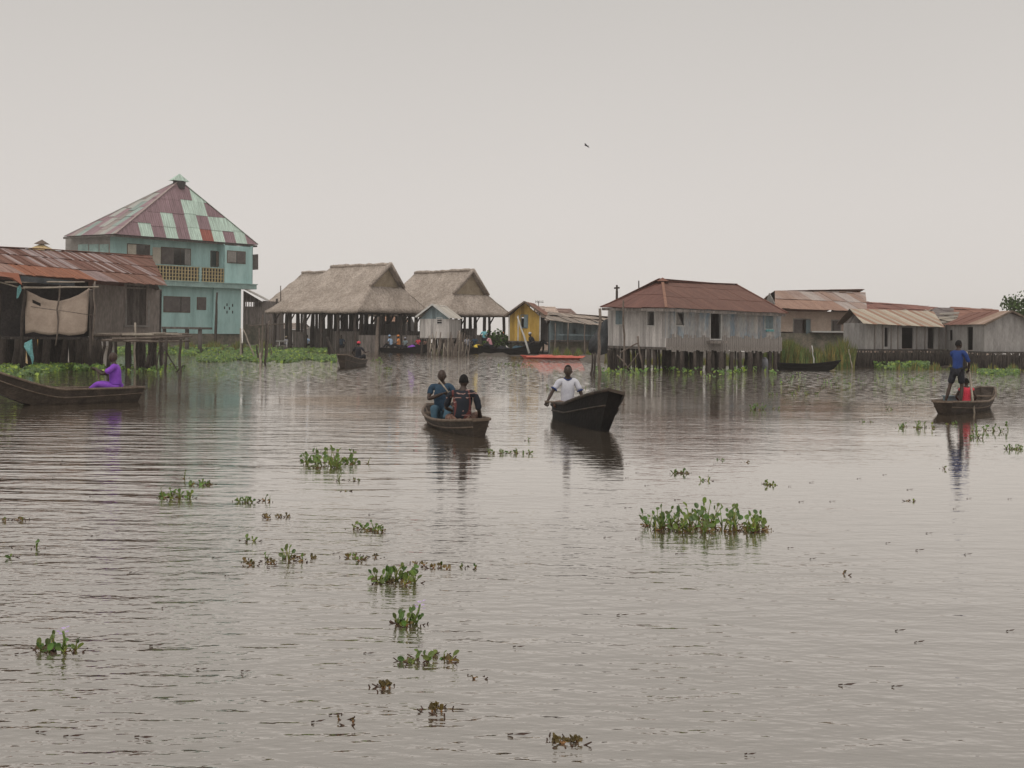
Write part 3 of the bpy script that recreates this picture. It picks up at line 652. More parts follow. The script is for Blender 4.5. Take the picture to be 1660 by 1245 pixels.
# ------------------------------------------------------------------ thatched market halls
def hall(lab, Cp, FLp, RRp, ridge_y, ridge_px, ra, rbb, g=.5, gin=.62, posts=True, seed=1, zg=0.0):
    """open hall: hip roof with a small gable high on its right end; corners given as (px, py, depth)"""
    random.seed(seed)
    Cc, FL, RR_ = P(*Cp), P(*FLp), P(*RRp); ez = Cc.z; FL.z = ez; RR_.z = ez; BL = FL + RR_ - Cc
    t = thing('market_hall', lab, 'market hall', (Cc.x, Cc.y, 0), 'thatched market halls')
    Um, Vm = Cc - FL, RR_ - Cc
    pos = lambda a, b, z: FL + Um * a + Vm * b + Vector((0, 0, z))
    mid = pos(.5, .5, 0); rz = P(ridge_px, ridge_y, mid.y).z - ez
    mb = MB(); rows = 9; pw = 1.22
    def slope(e0, e1, r0, r1, z1, rows=rows, pz=pw):
        prev = None
        for j in range(rows + 1):
            f = j / rows; zz = z1 * f ** pz
            L0 = pos(e0[0] + (r0[0] - e0[0]) * f, e0[1] + (r0[1] - e0[1]) * f, zz); R0 = pos(e1[0] + (r1[0] - e1[0]) * f, e1[1] + (r1[1] - e1[1]) * f, zz)
            n_ = 26; row = [L0.lerp(R0, i / n_) + Vector((0, 0, (jit(.09) if j else jit(.05)) - (.05 if j == 0 else 0))) for i in range(n_ + 1)]
            if prev:
                for i in range(n_): mb.face([prev[i], prev[i + 1], row[i + 1], row[i]], sm=True)
            prev = row
    # front and back slopes as a lower and an upper band so that the gable can sit on the right hip
    zgr = g ** pw * rz
    gu = 1 - (1 - gin) * 1.0
    lo_l, lo_r = (ra * g, .5 * g), (gin, .5 * g)
    def band(e0, e1, r0, r1, za, zb, rows=5):
        prev = None
        for j in range(rows + 1):
            f = j / rows; zz = za + (zb - za) * f ** 1.08; n_ = 30
            L0 = pos(e0[0] + (r0[0] - e0[0]) * f, e0[1] + (r0[1] - e0[1]) * f, zz); R0 = pos(e1[0] + (r1[0] - e1[0]) * f, e1[1] + (r1[1] - e1[1]) * f, zz)
            row = [L0.lerp(R0, i / n_) + Vector((0, 0, jit(.04) if 0 < j < rows and 0 < i < n_ else 0)) for i in range(n_ + 1)]
            if prev:
                for i in range(n_): mb.face([prev[i], prev[i + 1], row[i + 1], row[i]], sm=True)
            prev = row
    m_ = lambda p: (p[0], 1 - p[1])
    zg_ = rz * g * .92
    band((0, 0), (1, 0), lo_l, lo_r, 0, zg_); band(lo_l, (gin, .5 * g), (ra, .5), (rbb, .5), zg_, rz)       # front
    band(m_((0, 0)), m_((1, 0)), m_(lo_l), m_(lo_r), 0, zg_); band(m_(lo_l), m_((gin, .5 * g)), (ra, .5), (rbb, .5), zg_, rz)
    band((1, 0), (1, 1), lo_r, m_(lo_r), 0, zg_)                                                               # right skirt
    band((0, 1), (0, 0), m_(lo_l), lo_l, 0, zg_); band(m_(lo_l), lo_l, (ra, .5), (ra, .5), zg_, rz)          # left end
    rf = mb.build('roof', 'thatch', t, merge=True); rt = bpy.data.textures.new('shag', 'CLOUDS'); rt.noise_scale = .7; dm = rf.modifiers.new('d', 'DISPLACE'); dm.texture = rt; dm.strength = .28
    md = rf.modifiers.new('s', 'SOLIDIFY'); md.thickness = .22; md.offset = -1
    gm = MB(); gx = gin - .02
    gm.face([pos(gx, .5 * g + .02, zg_), pos(gx, 1 - .5 * g - .02, zg_), pos(rbb - .03, .5, rz - .1)]); gm.face([pos(gx - .01, .5 * g + .02, zg_), pos(rbb - .04, .5, rz - .1), pos(gx - .01, 1 - .5 * g - .02, zg_)])
    gb = gm.build('gable', 'straw', rf)
    mm = MB()
    for s in (0, 1):
        f_ = (lambda p: m_(p)) if s else (lambda p: p)
        mm.tube([pos(*f_((gin + .01, .5 * g - .01)), zg_ + .02), pos(rbb + .01, .5, rz + .08)], [.13, .16], 6)
    mm.build('verge', 'thatch', gb)
    mr_ = MB(); mr_.tube([pos(ra + (rbb - ra) * k / 18, .5, rz + .04 + jit(.04)) for k in range(19)], [random.uniform(.12, .18) for _ in range(19)], 6); mr_.build('ridge', 'thatch', rf)
    # post grid, beams, braces
    if posts:
        for i in range(6):
            for j in range(4):
                a, b = .06 + i * .176, .06 + j * .29
                q = pos(a, b, 0); pole(t, 'post', (q.x, q.y, -.5), (q.x, q.y, ez + .1), random.uniform(.13, .2), None, 'dark_pole', 3, .05)
                if j in (0, 3) and i < 5:
                    q2 = pos(a + .07, b, 0); pole(t, 'brace', (q.x, q.y, ez - .9), (q2.x, q2.y, ez + .05), .07, None, 'dark_pole', 2, .02)
        bm_ = MB()
        for a0, a1 in (((.03, .05), (.97, .05)), ((.97, .05), (.97, .95)), ((.03, .95), (.97, .95)), ((.03, .05), (.03, .95)), ((.03, .5), (.97, .5))):
            bm_.beam(pos(*a0, .0), pos(*a1, .0), .16, .3)
        bm_.build('beam', 'dark_pole', t)
    return t, pos, ez
hA, posA, eA = hall('large thatched open market hall with the tallest ridge, its gable facing right', (578, 503.5, 96), (429, 498, 104), (701, 503, 104), 432, 590, .30, .93, g=.57, seed=3, gin=.90)
hB, posB, eB = hall('thatched open market hall on the right, behind the small grey gabled hut', (722, 509, 106), (596, 504, 114), (832, 504, 112), 441, 720, .17, .90, g=.5, seed=4, gin=.88)
hC, posC, eC = hall('lower thatched hall peeking out at the left behind the tallest one', (560, 497, 121), (420, 489, 127), (660, 498, 129), 441, 520, .12, .9, seed=6, gin=.88)
for hall_, pos, ez, cells in ((hA, posA, eA, ((.05, .18, .3, .3, 2.2), (.2, .45, .35, .35, 2.6), (.5, .75, .3, .35, 2.3), (.45, .95, .7, .7, 3.2), (.95, .95, .1, .9, 1.9), (.04, .4, .8, .8, 2.6))),
                              (hB, posB, eB, ((.1, .5, .3, .3, 2.4), (.5, .95, .5, .5, 2.8), (.9, .9, .1, .9, 2.0)))):
    for a0, a1, b0, b1, zt in cells:
        wall('partition', random.choice(['dark_plank', 'skirt_plank', 'skirt_plank']), hall_, pos(a0, b0, 0), pos(a1, b1, 0), -.3, zt * .72)
# loose things inside the halls
random.seed(77)
bank = mudbank('mud_bank', -32, 6, 101, 125, .25)

# ------------------------------------------------------------------ small grey hut
def gable_hut(name, lab, F0, F1, Bk_, zf, ap, wmat, side_mat, roof_mat, rcol, eave0, eave1, over=.3, win=(), side_win=(), stl=10, sw=.6, gmat=None, seed=1, front_top=None):
    """gable front F0-F1 (plan, left to right), back edge offset Bk_, apex and eaves as 3D points of the front roof edge"""
    random.seed(seed)
    t = thing(name, lab, 'hut', (F0.x, F0.y, 0)); u = (F1 - F0).normalized()
    zt0, zt1 = eave0.z - .05, eave1.z - .05; zt = min(zt0, zt1)
    wall('wall', wmat, t, F0, F1, zf, zt, win)
    nn = Vector((-u.y, u.x, 0))
    prism('gable', gmat or wmat, t, [V2(F0) + Z * zt, V2(F1) + Z * zt, Vector((ap.x, F0.y + (F1.y - F0.y) * (ap.x - F0.x) / (F1.x - F0.x), ap.z - .08))], nn * .08)
    wall('wall', side_mat, t, F1, F1 + Bk_, zf, zt, side_win); wall('wall', side_mat, t, F0 + Bk_, F0, zf, zt); wall('wall', side_mat, t, F1 + Bk_, F0 + Bk_, zf, zt)
    mb = MB(); f_ = -Bk_.normalized() * over; bk = Bk_ + Bk_.normalized() * over
    a, b, c = eave0 + f_, ap + f_, eave1 + f_
    sheets(mb, [c, c + bk - f_ , b + bk - f_, b], sw, 1.6, rcol); sheets(mb, [a + bk - f_, a, b, b + bk - f_], sw, 1.6, rcol)
    rf = mb.build('roof', roof_mat, t)
    mb = MB(); mb.beam(a, b, .06, .12); mb.beam(b, c, .06, .12); mb.build('bargeboard', 'pale_frame' if roof_mat == 'pale_tin' else 'gunwale', rf)
    mb = MB(); mb.frame(F0 + Z * (zf - .1), F1 - F0, Bk_, Z * .09); mb.build('floor', 'dark_plank', t)
    for k in range(stl):
        q = F0.lerp(F1, (k % 5 + .3) / 5) + Bk_ * (0.05 if k < 5 else .9); stilt(t, q.x, q.y, zf - .08, random.uniform(.06, .1), 'pole' if k % 3 else 'dark_pole')
    return t, rf
F0, F1 = V2(P(681, 540, 90)), V2(P(728, 540, 89)); Bk_ = V2(P(747, 540, 94)) - F1
gable_hut('wooden_hut', 'small grey plank hut with a white edged gable, in front of the market halls', F0, F1, Bk_, 1.25, P(702, 493.5, 89.5), 'grey_plank', 'grey_plank', 'pale_tin', lambda *a: vary((1, .97, .92), .85, 1.1), P(675, 514, 90), P(731, 516, 89), win=[rect(708.5, 515.5, 716.5, 524.5, F0, F1)], gmat='slate_plank', seed=3)
t = bpy.data.objects['wooden_hut']
h_ = rect(708.5, 515.5, 716.5, 524.5, F0, F1); w = window(t, F0, F1, h_, 'pale_frame', .04, pane='dark_void')
mb = MB(); u = (F1 - F0).normalized()
for k in (1, 2): mb.frame(F0 - Vector((0, .03, 0)) + u * h_[0] + Z * (h_[2] + (h_[3] - h_[2]) * k / 3), u * (h_[1] - h_[0]), (0, .05, 0), Z * .05)
mb.build('louvre', 'grey_plank', w)
# brushwood fence below and beside it
t = thing('brushwood_fence', 'rough brushwood fence standing in the water below the small grey hut', 'fence', W(720, 574))
random.seed(8)
for k in range(46):
    px = 695 + random.uniform(0, 62); Yk = 88 + random.uniform(-.5, 1.5); a = P(px, 560, Yk); mm = 'pale_pole' if k % 3 == 0 else 'pole'
    pole(t, 'stake', (a.x + jit(.25), Yk, -.3), (a.x + jit(.3), Yk, random.uniform(.7, 1.9)), random.uniform(.025, .05), None, mm, 3, .04)

# ------------------------------------------------------------------ yellow hut, blue hut, back roofs in the middle
F0, F1 = V2(P(824, 540, 92)), V2(P(876, 540, 91)); Bk_ = V2(P(889, 540, 97)) - F1
yt, yr = gable_hut('wooden_hut', 'tall narrow yellow hut with a brown gable roof and one open window', F0, F1, Bk_, CH - (553 - 539.5) / F * 92, P(851, 489, 91), 'yellow_plank', 'skirt_plank', 'rust', lambda *a: (1.2, 1.25, 1.2), P(818, 513, 92), P(882, 511, 91), win=[rect(845, 511, 855, 531, F0, F1)], seed=5)
h_ = rect(845, 511, 855, 531, F0, F1); window(yt, F0, F1, h_, 'slate_plank', .05, halves=[(1, .5, .3, 'slate_plank')])
u = (F1 - F0).normalized(); mb = MB()
for px in (824.5, 839, 874.5):
    q = hit(px, 530, F0, F1); mb.frame(F0 - Vector((0, .05, 0)) + u * q[0] + Z * 1.1, u * .09, (0, .04, 0), Z * 1.9)
mb.build('post', 'pale_frame', yt)
wall('wall', 'mossy', yt, F0 + Vector((.1, .3, 0)), F1 + Vector((-.1, .3, 0)), -.3, .98)
t = thing('wooden_hut', 'long low blue plank hut with a ragged pale tin roof, behind the orange covered boat', 'hut', V2(P(893, 560, 88)))
a, b = V2(P(892, 540, 88)), V2(P(1000, 540, 90)); zt = CH + (540 - 524) / F * 88
zf = CH - (553 - 540) / F * 88
wall('wall', 'slate_plank', t, a, b, zf, zt + .3, [rect(928, 534, 934, 541, a, b)], z1b=zt); wall('wall', 'mossy', t, a - Vector((0, .2, 0)), b - Vector((0, .2, 0)), -.4, zf - .05)
wall('wall', 'slate_plank', t, b, b + Vector((.5, 5, 0)), -.4, zt); wall('wall', 'slate_plank', t, a + Vector((0, 5, 0)), a, -.4, zt); wall('wall', 'slate_plank', t, b + Vector((0, 5, 0)), a + Vector((0, 5, 0)), -.4, zt)
mb = MB(); mb.frame(a - Vector((0, 1.0, 0)) + Z * (zf - .02), b - a, (0, 1.1, 0), (0, 0, .08)); mb.build('porch', 'dark_plank', t)
mb = MB(); mb.beam(a + Vector((0, -1.0, zf + .45)), b + Vector((0, -1.0, zf + .42)), .06, .07); mb.build('railing', 'slate_plank', t)
for px in (900, 921, 948, 975): q = P(px, 545, 87); pole(t, 'post', (q.x, 87, -.4), (q.x, 87, zt), .05, None, 'pole', 3, .03)
mb = MB(); random.seed(14); sheets(mb, [P(883, 521, 86.6), P(1000, 532, 88.5), P(1000, 514, 93), P(889, 506, 92)], .36, 3, lambda *k: vary((.78, .66, .58), .5, .95), lift=.07, jag=.14)
sheets(mb, [P(889, 506, 92) + Vector((0, 4.5, -1)), P(1000, 514, 93) + Vector((0, 4.5, -1)), P(1000, 514, 93), P(889, 506, 92)], .8, 3, lambda *k: (.6, .5, .45)); mb.build('roof', 'pale_tin', t)
def back_roof(lab, e0, e1, r1, r0, col, wmat='pink_wall', mat='rust', down=2.2, depth=4, grp=None):
    """a distant tin roofed house seen above nearer ones"""
    a, b, c, d = [P(*q) for q in (e0, e1, r1, r0)]; c = onplane(a, b, d, r1[0], r1[1])
    t = thing('tin_roof_house', lab, 'house', (a.x, a.y, 0), grp)
    mb = MB(); sheets(mb, [a, b, c, d], .9, 1.8, lambda *k: vary(col, .85, 1.12), lift=.04)
    e = d + Vector((0, d.y - a.y, a.z - d.z)); f = c + Vector((0, c.y - b.y, b.z - c.z)); sheets(mb, [e, f, c, d], .9, 1.8, lambda *k: col)
    mb.build('roof', mat, t)
    A_, B_ = V2(a) + Vector((.3, .4, 0)), V2(b) + Vector((-.3, .4, 0)); D = Vector((0, 2 * (d.y - a.y) - .8, 0))
    z = min(a.z, b.z) - .03
    wall('wall', wmat, t, A_, B_, -.4, z); wall('wall', wmat, t, B_, B_ + D, -.4, z); wall('wall', wmat, t, A_ + D, A_, -.4, z); wall('wall', wmat, t, B_ + D, A_ + D, -.4, z)
    for p, q, r in ((A_, A_ + D, d), (B_, B_ + D, c)): prism('gable', wmat, t, [p + Z * z, q + Z * z, Vector((p.x, r.y, r.z - .1))], (.06 if r is d else -.06, 0, 0))
    return t
random.seed(31)
back_roof('pale tin roof showing between the yellow hut and the blue hut', (868, 506, 104), (906, 508, 104), (900, 498, 108), (866, 497, 108), (.95, .75, .65), mat='pale_tin')
back_roof('brown tin roof showing just above the blue hut', (890, 509, 112), (938, 512, 112), (925, 501, 116), (896, 500, 116), (1.1, 1.4, 1.5))
back_roof('orange brown tin roof seen under the eave of the tallest thatched hall', (604, 521, 132), (662, 522, 132), (656, 508, 138), (610, 508, 138), (1.6, 1.8, 1.6), wmat='dark_wall')
back_roof('low brown roof seen between posts left of the tallest thatched hall', (438, 533, 140), (500, 534, 140), (496, 524, 145), (442, 523, 145), (1.2, 1.9, 2.2), wmat='cement')
t = thing('tin_roof_house', 'little yellow roof tip poking up behind the long brown stilt house', 'house', V2(P(68, 480, 130)))
a = P(68, 403, 134); mb = MB(); k = lambda x, y: Vector((x, y, 0))
ap = P(68, 395, 134); cs = [a + k(-2.4, -2.4) + Z * -1, a + k(2.4, -2.4) + Z * -1, a + k(2.4, 2.4) + Z * -1, a + k(-2.4, 2.4) + Z * -1]
for i in range(4): sheets(mb, [cs[i], cs[(i + 1) % 4], ap], .8, 1.6, lambda *q: (1.0, .78, .42))
rf = mb.build('roof', 'pale_tin', t)
mb = MB(); cs2 = [ap + Vector((x, y, -.05)) for x, y in ((-.65, -.65), (.65, -.65), (.65, .65), (-.65, .65))]
for i in range(4): mb.face([cs2[i], cs2[(i + 1) % 4], ap + Z * .45])
mb.face(cs2); mb.build('roof_cap', 'wood_frame', rf)
q = V2(a); wall('wall', 'yellow_plank', t, q + k(-2, -2), q + k(2, -2), -.3, a.z - 1); wall('wall', 'yellow_plank', t, q + k(2, -2), q + k(2, 2), -.3, a.z - 1); wall('wall', 'yellow_plank', t, q + k(-2, 2), q + k(-2, -2), -.3, a.z - 1)
# aerial
t = thing('television_aerial', 'thin television aerial above the roofs beside the yellow hut', 'aerial', V2(P(873, 497, 106)))
t.location.z = P(873, 500, 106).z; ORG[t.name] = Vector(t.location)
mb = MB(); mb.tube([P(873, 502, 106), P(873, 488, 106)], .035, 5); mb.build('mast', 'cement', t)
mb = MB(); mb.tube([P(868, 489, 105.6), P(881, 490, 106.4)], .025, 5)
for x in (868.5, 871, 874, 877, 880): mb.tube([P(x, 486.6, 106), P(x, 491.5, 106)], .018, 4)
mb.build('rods', 'cement', t)

# ------------------------------------------------------------------ stilt house with brown hipped roof
L_, C0, R_ = V2(P(985, 530, 60.5)), V2(P(1080, 530, 57)), V2(P(1266, 530, 61.5))
t = thing('stilt_house', 'grey and blue plank stilt house with a brown hipped roof, open doorway to the water', 'house', (C0.x, C0.y, 0))
ez = CH + 43.5 / F * 57
zl0, zc0, zr0 = CH - 19.5 / F * 60, 1.05, .95
hl = [rect(999, 503, 1010.5, 526, L_, C0), rect(1050, 505, 1061, 527.5, L_, C0)]
hr = [rect(1095.5, 506, 1109, 527.5, C0, R_), rect(1151.5, 508.5, 1168, 549.5, C0, R_), rect(1240, 512, 1252, 533, C0, R_)]
wall('wall', 'grey_plank', t, L_, C0, 1.08, ez - .03, hl)
zs = hit(1170, 548, C0, R_)[1]
wall('wall', 'blue_plank', t, C0, R_, zs - .02, ez - .03, hr)
Bo = L_ + (R_ - C0)
wall('wall', 'grey_plank', t, R_, Bo, .9, ez - .05); wall('wall', 'grey_plank', t, Bo, L_, .9, ez - .05)
window(t, L_, C0, hl[0], 'pale_frame', .035, halves=[(0, 1, .05, 'slate_plank')]); window(t, L_, C0, hl[1], 'pale_frame', .04)
w = window(t, C0, R_, hr[0], 'pale_frame', .04)
u = (R_ - C0).normalized(); n = Vector((-u.y, u.x, 0)); a = hr[0]
mb = MB(); mb.face([C0 + u * (a[0] + .05) + n * .05 + Z * a[3], C0 + u * (a[0] + .12) + n * .05 + Z * a[3], C0 + u * (a[1] - .05) + n * .05 + Z * (a[2] + .03), C0 + u * (a[0] + .1) + n * .06 + Z * (a[2] + .03)]); mb.build('curtain', 'cement', w)
dwin = window(t, C0, R_, hr[1], 'pale_frame', .05, name='door_frame')
window(t, C0, R_, hr[2], 'pale_frame', .035, halves=[(0, 1, .04, 'slate_plank')])
# weathered skirt boards, each of a different length
random.seed(15); mb = MB(); x = 0; Lr = (R_ - C0).length; da, db = hr[1][0] - .04, hr[1][1] + .04
while x < Lr:
    wd = random.uniform(.09, .17); top = (zs + random.uniform(-.03, .16)) if not (da - wd < x < db) else zs - .04
    lowz = .92 - .07 * x / Lr + jit(.07); mb.frame(C0 + u * x - n * (.012 + random.uniform(0, .012)) + Z * lowz, u * (wd - .006), n * .01, Z * (top - lowz)); x += wd
mb.build('skirt_boards', 'weathered_plank', t)
ua = (C0 - L_).normalized(); na = Vector((-ua.y, ua.x, 0))
mb = MB(); mb.beam(L_ - na * .06 + Z * 1.05, C0 - na * .06 + Z * 1.03, .08, .12); mb.build('floor_beam', 'dark_plank', t)
mb = MB(); mb.face([L_ + Z * 1.0, C0 + Z * 1.0, R_ + Z * .95, Bo + Z * .95]); mb.build('floor', 'dark_plank', t)
mb = MB(); q = rect(1145, 551, 1170, 560, C0, R_); mb.frame(C0 + u * q[0] - n * .5 + Z * (q[2] + .1), u * (q[1] - q[0]), n * .5, Z * .12); mb.build('door_step', 'skirt_plank', t)
mb = MB(); q = rect(1241, 534, 1253, 537.5, C0, R_); mb.frame(C0 + u * q[0] - n * .07 + Z * q[2], u * (q[1] - q[0]), n * .06, Z * (q[3] - q[2])); o = mb.build('cloth', 'teal_cloth'); tag(o, 'small teal cloth hung under the right hand window of the brown roofed stilt house', 'cloth')
EL, EC, ER = P(973, 498, 60.0), P(1080, 499, 56), P(1277, 508, 60.8); EB = EL + ER - EC; EB.z = ER.z
RL = P(1074, 457, 60.6); RR2 = onplane(EC, ER, RL, 1193, 461.5)
brown = lambda *k: vary((.78, .80, .82), .93, 1.07)
mb = MB(); random.seed(4)
sheets(mb, [EC, ER, RR2, RL], .62, 1.6, brown, lift=.012, jag=.03); sheets(mb, [EL, EC, RL], .62, 1.6, lambda *k: vary((.78, .75, .8) if k[1] < 2 else (.45, .55, .62), .9, 1.1), lift=.012, jag=.03)
sheets(mb, [ER, EB, RR2], .62, 1.6, brown, lift=.012); sheets(mb, [EB, EL, RL, RR2], .62, 1.6, brown, lift=.012)
rf = mb.build('roof', 'rust', t)
mb = MB(); mb.beam(RL + Z * .04, RR2 + Z * .04, .2, .03, col=(.7, .6, .6)); mb.beam(EC + Z * .04, RL + Z * .05, .13, .03, col=(1.3, 1.4, 1.3)); mb.beam(ER + Z * .03, RR2 + Z * .03, .13, .03, col=(.7, .6, .6)); mb.beam(EL + Z * .03, RL + Z * .04, .13, .03, col=(.7, .6, .6)); mb.build('ridge_cap', 'rust', rf)
mb = MB(); c_ = RL + Z * .16
for k in range(4):
    a0 = k * math.pi / 2 + .7; a1 = a0 + math.pi / 2; mb.face([c_ + Vector((.42 * math.cos(a0), .42 * math.sin(a0), -.13)), c_ + Vector((.42 * math.cos(a1), .42 * math.sin(a1), -.13)), c_ + Z * .06])
mb.build('roof_cap', 'rust', rf)
mb = MB(); mb.beam(EL + Vector((.1, .06, -.09)), EC + Vector((0, .08, -.09)), .04, .12); mb.beam(EC + Vector((0, .08, -.09)), ER + Vector((-.1, .08, -.09)), .04, .12); mb.build('fascia', 'skirt_plank', t)
random.seed(41)
xs = [989, 996, 1003, 1010, 1018, 1027, 1036, 1043, 1052, 1060, 1068, 1075, 1082, 1091, 1100, 1106, 1112, 1119, 1126, 1131, 1137, 1146, 1155, 1160, 1168, 1186, 1192, 1199, 1213, 1220, 1226, 1232, 1247, 1256, 1262]
for k, px in enumerate(xs):
    yy = (60 - (px - 985) / 95 * 3 if px < 1080 else 57.3 + (px - 1080) / 186 * 4.2) + random.choice([0, .2, .6, 1.6]); q = P(px, 570, yy)
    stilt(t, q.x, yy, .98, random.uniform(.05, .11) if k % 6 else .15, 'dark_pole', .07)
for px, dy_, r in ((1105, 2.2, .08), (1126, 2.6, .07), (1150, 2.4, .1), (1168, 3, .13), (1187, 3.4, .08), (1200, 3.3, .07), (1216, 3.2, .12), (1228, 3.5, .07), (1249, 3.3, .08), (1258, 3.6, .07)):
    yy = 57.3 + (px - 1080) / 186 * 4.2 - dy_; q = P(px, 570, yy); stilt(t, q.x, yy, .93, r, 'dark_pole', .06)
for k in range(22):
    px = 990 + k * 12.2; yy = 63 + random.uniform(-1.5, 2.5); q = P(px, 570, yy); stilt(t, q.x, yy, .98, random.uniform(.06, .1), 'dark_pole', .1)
for a, b, r in (((1034, 545), (1042, 600), .045), ((1005, 572), (1034, 556), .035), ((1083, 560), (1098, 568), .04), ((1000, 575), (1020, 598), .03), ((1015, 598), (1035, 572), .03)): pole(t, 'brace', P(*a, 57.6), P(*b, 57.4), r, None, 'pole')
# far fence of sticks closing the view under the house
o = pole(None, 'mooring_pole', P(1012, 600, 58), P(1010.5, 487, 58), .055, .035, 'pole', 6, .03); tag(o, 'tall thin pole standing against the left face of the brown roofed stilt house', 'pole')
o = pole(None, 'mooring_pole', W(971, 613) - Z * .3, P(972.5, 500, WY(971, 613)), .07, .055, 'pole', 6, .04); tag(o, 'pole holding up the left eave tip of the brown roofed stilt house', 'pole')
for px, lb in ((958, 'leftmost'), (963, 'second')):
    o = pole(None, 'stake', W(px, 608) - Z * .3, P(px + 2, 572, WY(px, 608)), .05, .04, 'dark_pole'); tag(o, f'{lb} of the two short dark stakes left of the brown roofed stilt house', 'stake', 'short stakes beside the stilt house')
pts = [(985, 517), (978, 520), (970, 530), (958, 548), (953, 566), (958, 573), (972, 576), (985, 572)]
random.seed(3); mb = MB(); a = [P(x, y, 58.8 + (985 - x) * .012) for x, y in pts]; c_ = sum(a, Vector()) / len(a) + Vector((0, -.4, 0))
for k in range(len(a)):
    m_ = (a[k] + a[(k + 1) % len(a)]) / 2 + Vector((jit(.05), -.2, jit(.05))); mb.face([a[k], m_, c_], sm=True); mb.face([m_, a[(k + 1) % len(a)], c_], sm=True)
o = mb.build('tarp', 'dark_tarp', merge=True); tag(o, 'dark grey tarp bulging off the left side of the brown roofed stilt house', 'tarp'); md = o.modifiers.new('s', 'SOLIDIFY'); md.thickness = .03
# cross and bare pole behind the roof
t = thing('cross', 'small wooden cross standing up behind the left slope of the brown hipped roof', 'cross', V2(P(1000, 600, 66)))
q0, q1 = P(1000, 486, 66), P(1000, 462, 66); mb = MB(); mb.tube([Vector((q1.x, 66, -.4)), q0.lerp(q1, .5), q1], [.09, .07, .055], 6)
mb.build('upright', 'dark_pole', t); mb = MB(); mb.tube([P(995.5, 467, 66), P(1004.5, 466.5, 66)], .05, 6); mb.build('crossbar', 'dark_pole', t)
q = P(1035.5, 455, 67); o = pole(None, 'mast', (q.x, 67, -.4), q, .05, .03, 'dark_pole'); tag(o, 'short bare stick above the brown hipped roof, right of the cross', 'pole')

# ------------------------------------------------------------------ pink house
A = V2(P(1262, 520, 80)); B = V2(P(1385, 520, 81)); zt = CH + 39.5 / F * 80
t = thing('plaster_house', 'pink plastered house with a rusty silver tin roof, beside the brown roofed stilt house', 'house', (A.x, A.y, 0))
hs_ = [rect(1287, 518, 1313, 541, A, B), rect(1349, 520, 1362, 536, A, B)]
zm = hit(1340, 538.5, A, B)[1]
wall('wall', 'pink_wall', t, A, B, zm, zt, hs_); wall('wall', 'mossy', t, A - Vector((0, .15, 0)), B - Vector((0, .15, 0)), -.3, zm - .08)
D = Vector((.5, 8, 0)); wall('wall', 'pink_wall', t, B, B + D, -.3, zt); wall('wall', 'pink_wall', t, A + D, A, -.3, zt); wall('wall', 'pink_wall', t, B + D, A + D, -.3, zt)
window(t, A, B, hs_[0], 'cement', .06, halves=[(0, .5, .03, 'shutter'), (1, .62, .5, 'slate_plank')]); window(t, A, B, hs_[1], 'cement', .07, halves=[(1, .1, .03, 'shutter')])
mb = MB(); q = rect(1313, 536.5, 1372, 539, A, B); mb.frame(A + Vector((0, -.5, 0)) + (B - A).normalized() * q[0] + Z * q[2], (B - A).normalized() * (q[1] - q[0]), (0, .45, 0), Z * .09); mb.build('ledge', 'pale_frame', t)
rl, el, er = P(1256, 471.5, 84), P(1256, 500.5, 79), P(1406, 506.5, 80); rr = onplane(el, er, rl, 1403, 475.5)
random.seed(6); mb = MB()
sheets(mb, [el, er, rr, rl], .5, 2.6, lambda i, j, ni, nj: random.choice([(1.5, 2.0, 2.1), (1.9, 3.2, 3.9), (1.6, 2.3, 2.6)]) if (j or i > 9) else (1.55, 1.9, 1.9), lift=.04, jag=.03)
sheets(mb, [el + Vector((0, 10, 0)), er + Vector((0, 12, 0)), rr, rl], .8, 1.8, lambda *k: (1.2, 1.4, 1.4)); mb.build('roof', 'rust', t)
prism('gable', 'cement', t, [V2(A) + Z * zt, V2(A + D) + Z * zt, Vector((A.x + .2, 84, rl.z - .15))], (.06, 0, 0)); prism('gable', 'cement', t, [V2(B) + Z * zt, V2(B + D) + Z * zt, Vector((B.x + .2, 85.5, rr.z - .15))], (-.06, 0, 0))
q = rect(1355, 582, 1402, 589.5, V2(P(1350, 580, 73)), V2(P(1410, 580, 73)))
t = thing('brick_wall', 'low broken row of red bricks by the water, in front of the pink house', 'wall', V2(P(1355, 590, 73)))
random.seed(2); mb = MB()
for r in range(2):
    for k in range(9):
        if random.random() < .85: p_ = P(1354 + k * 5.3 + r * 2, 590, 72.6); mb.frame(Vector((p_.x, 72.6, .12 + r * .14)), (.17, 0, 0), (0, .14, 0), (0, 0, .11))
mb.build('bricks', 'brick', t); mb = MB(); p_ = P(1352, 590, 72.5); mb.frame(Vector((p_.x, 72.75, -.2)), (1.9, 0, 0), (0, .2, 0), (0, 0, .62)); mb.build('core', 'mud', t)

# ------------------------------------------------------------------ right hand huts
LA, CA, RA = V2(P(1367, 560, 70.5)), V2(P(1403, 560, 68)), V2(P(1532, 560, 72))
t = thing('tin_hut', 'long grey tin hut with a pale rust streaked roof and two dark doorways', 'hut', (CA.x, CA.y, 0))
zt = CH + 20 / F * 68; zf = CH - 21 / F * 68
hh = [rect(1434, 531, 1440, 562, CA, RA), rect(1462, 531, 1481, 572, CA, RA), rect(1504, 532, 1515, 567, CA, RA)]
wall('wall', 'tin_wall', t, CA, RA, zf, zt, hh, z1b=zt - .02)
wall('wall', 'tin_wall', t, LA, CA, zf, zt + .05)
Db = LA - CA; Do = RA + Db * 1.0
wall('wall', 'tin_wall', t, RA, Do, zf, zt); wall('wall', 'dark_wall', t, Do, LA, zf, zt)
random.seed(10); mb = MB(); xs = 0; u = (RA - CA).normalized(); n = Vector((-u.y, u.x, 0))
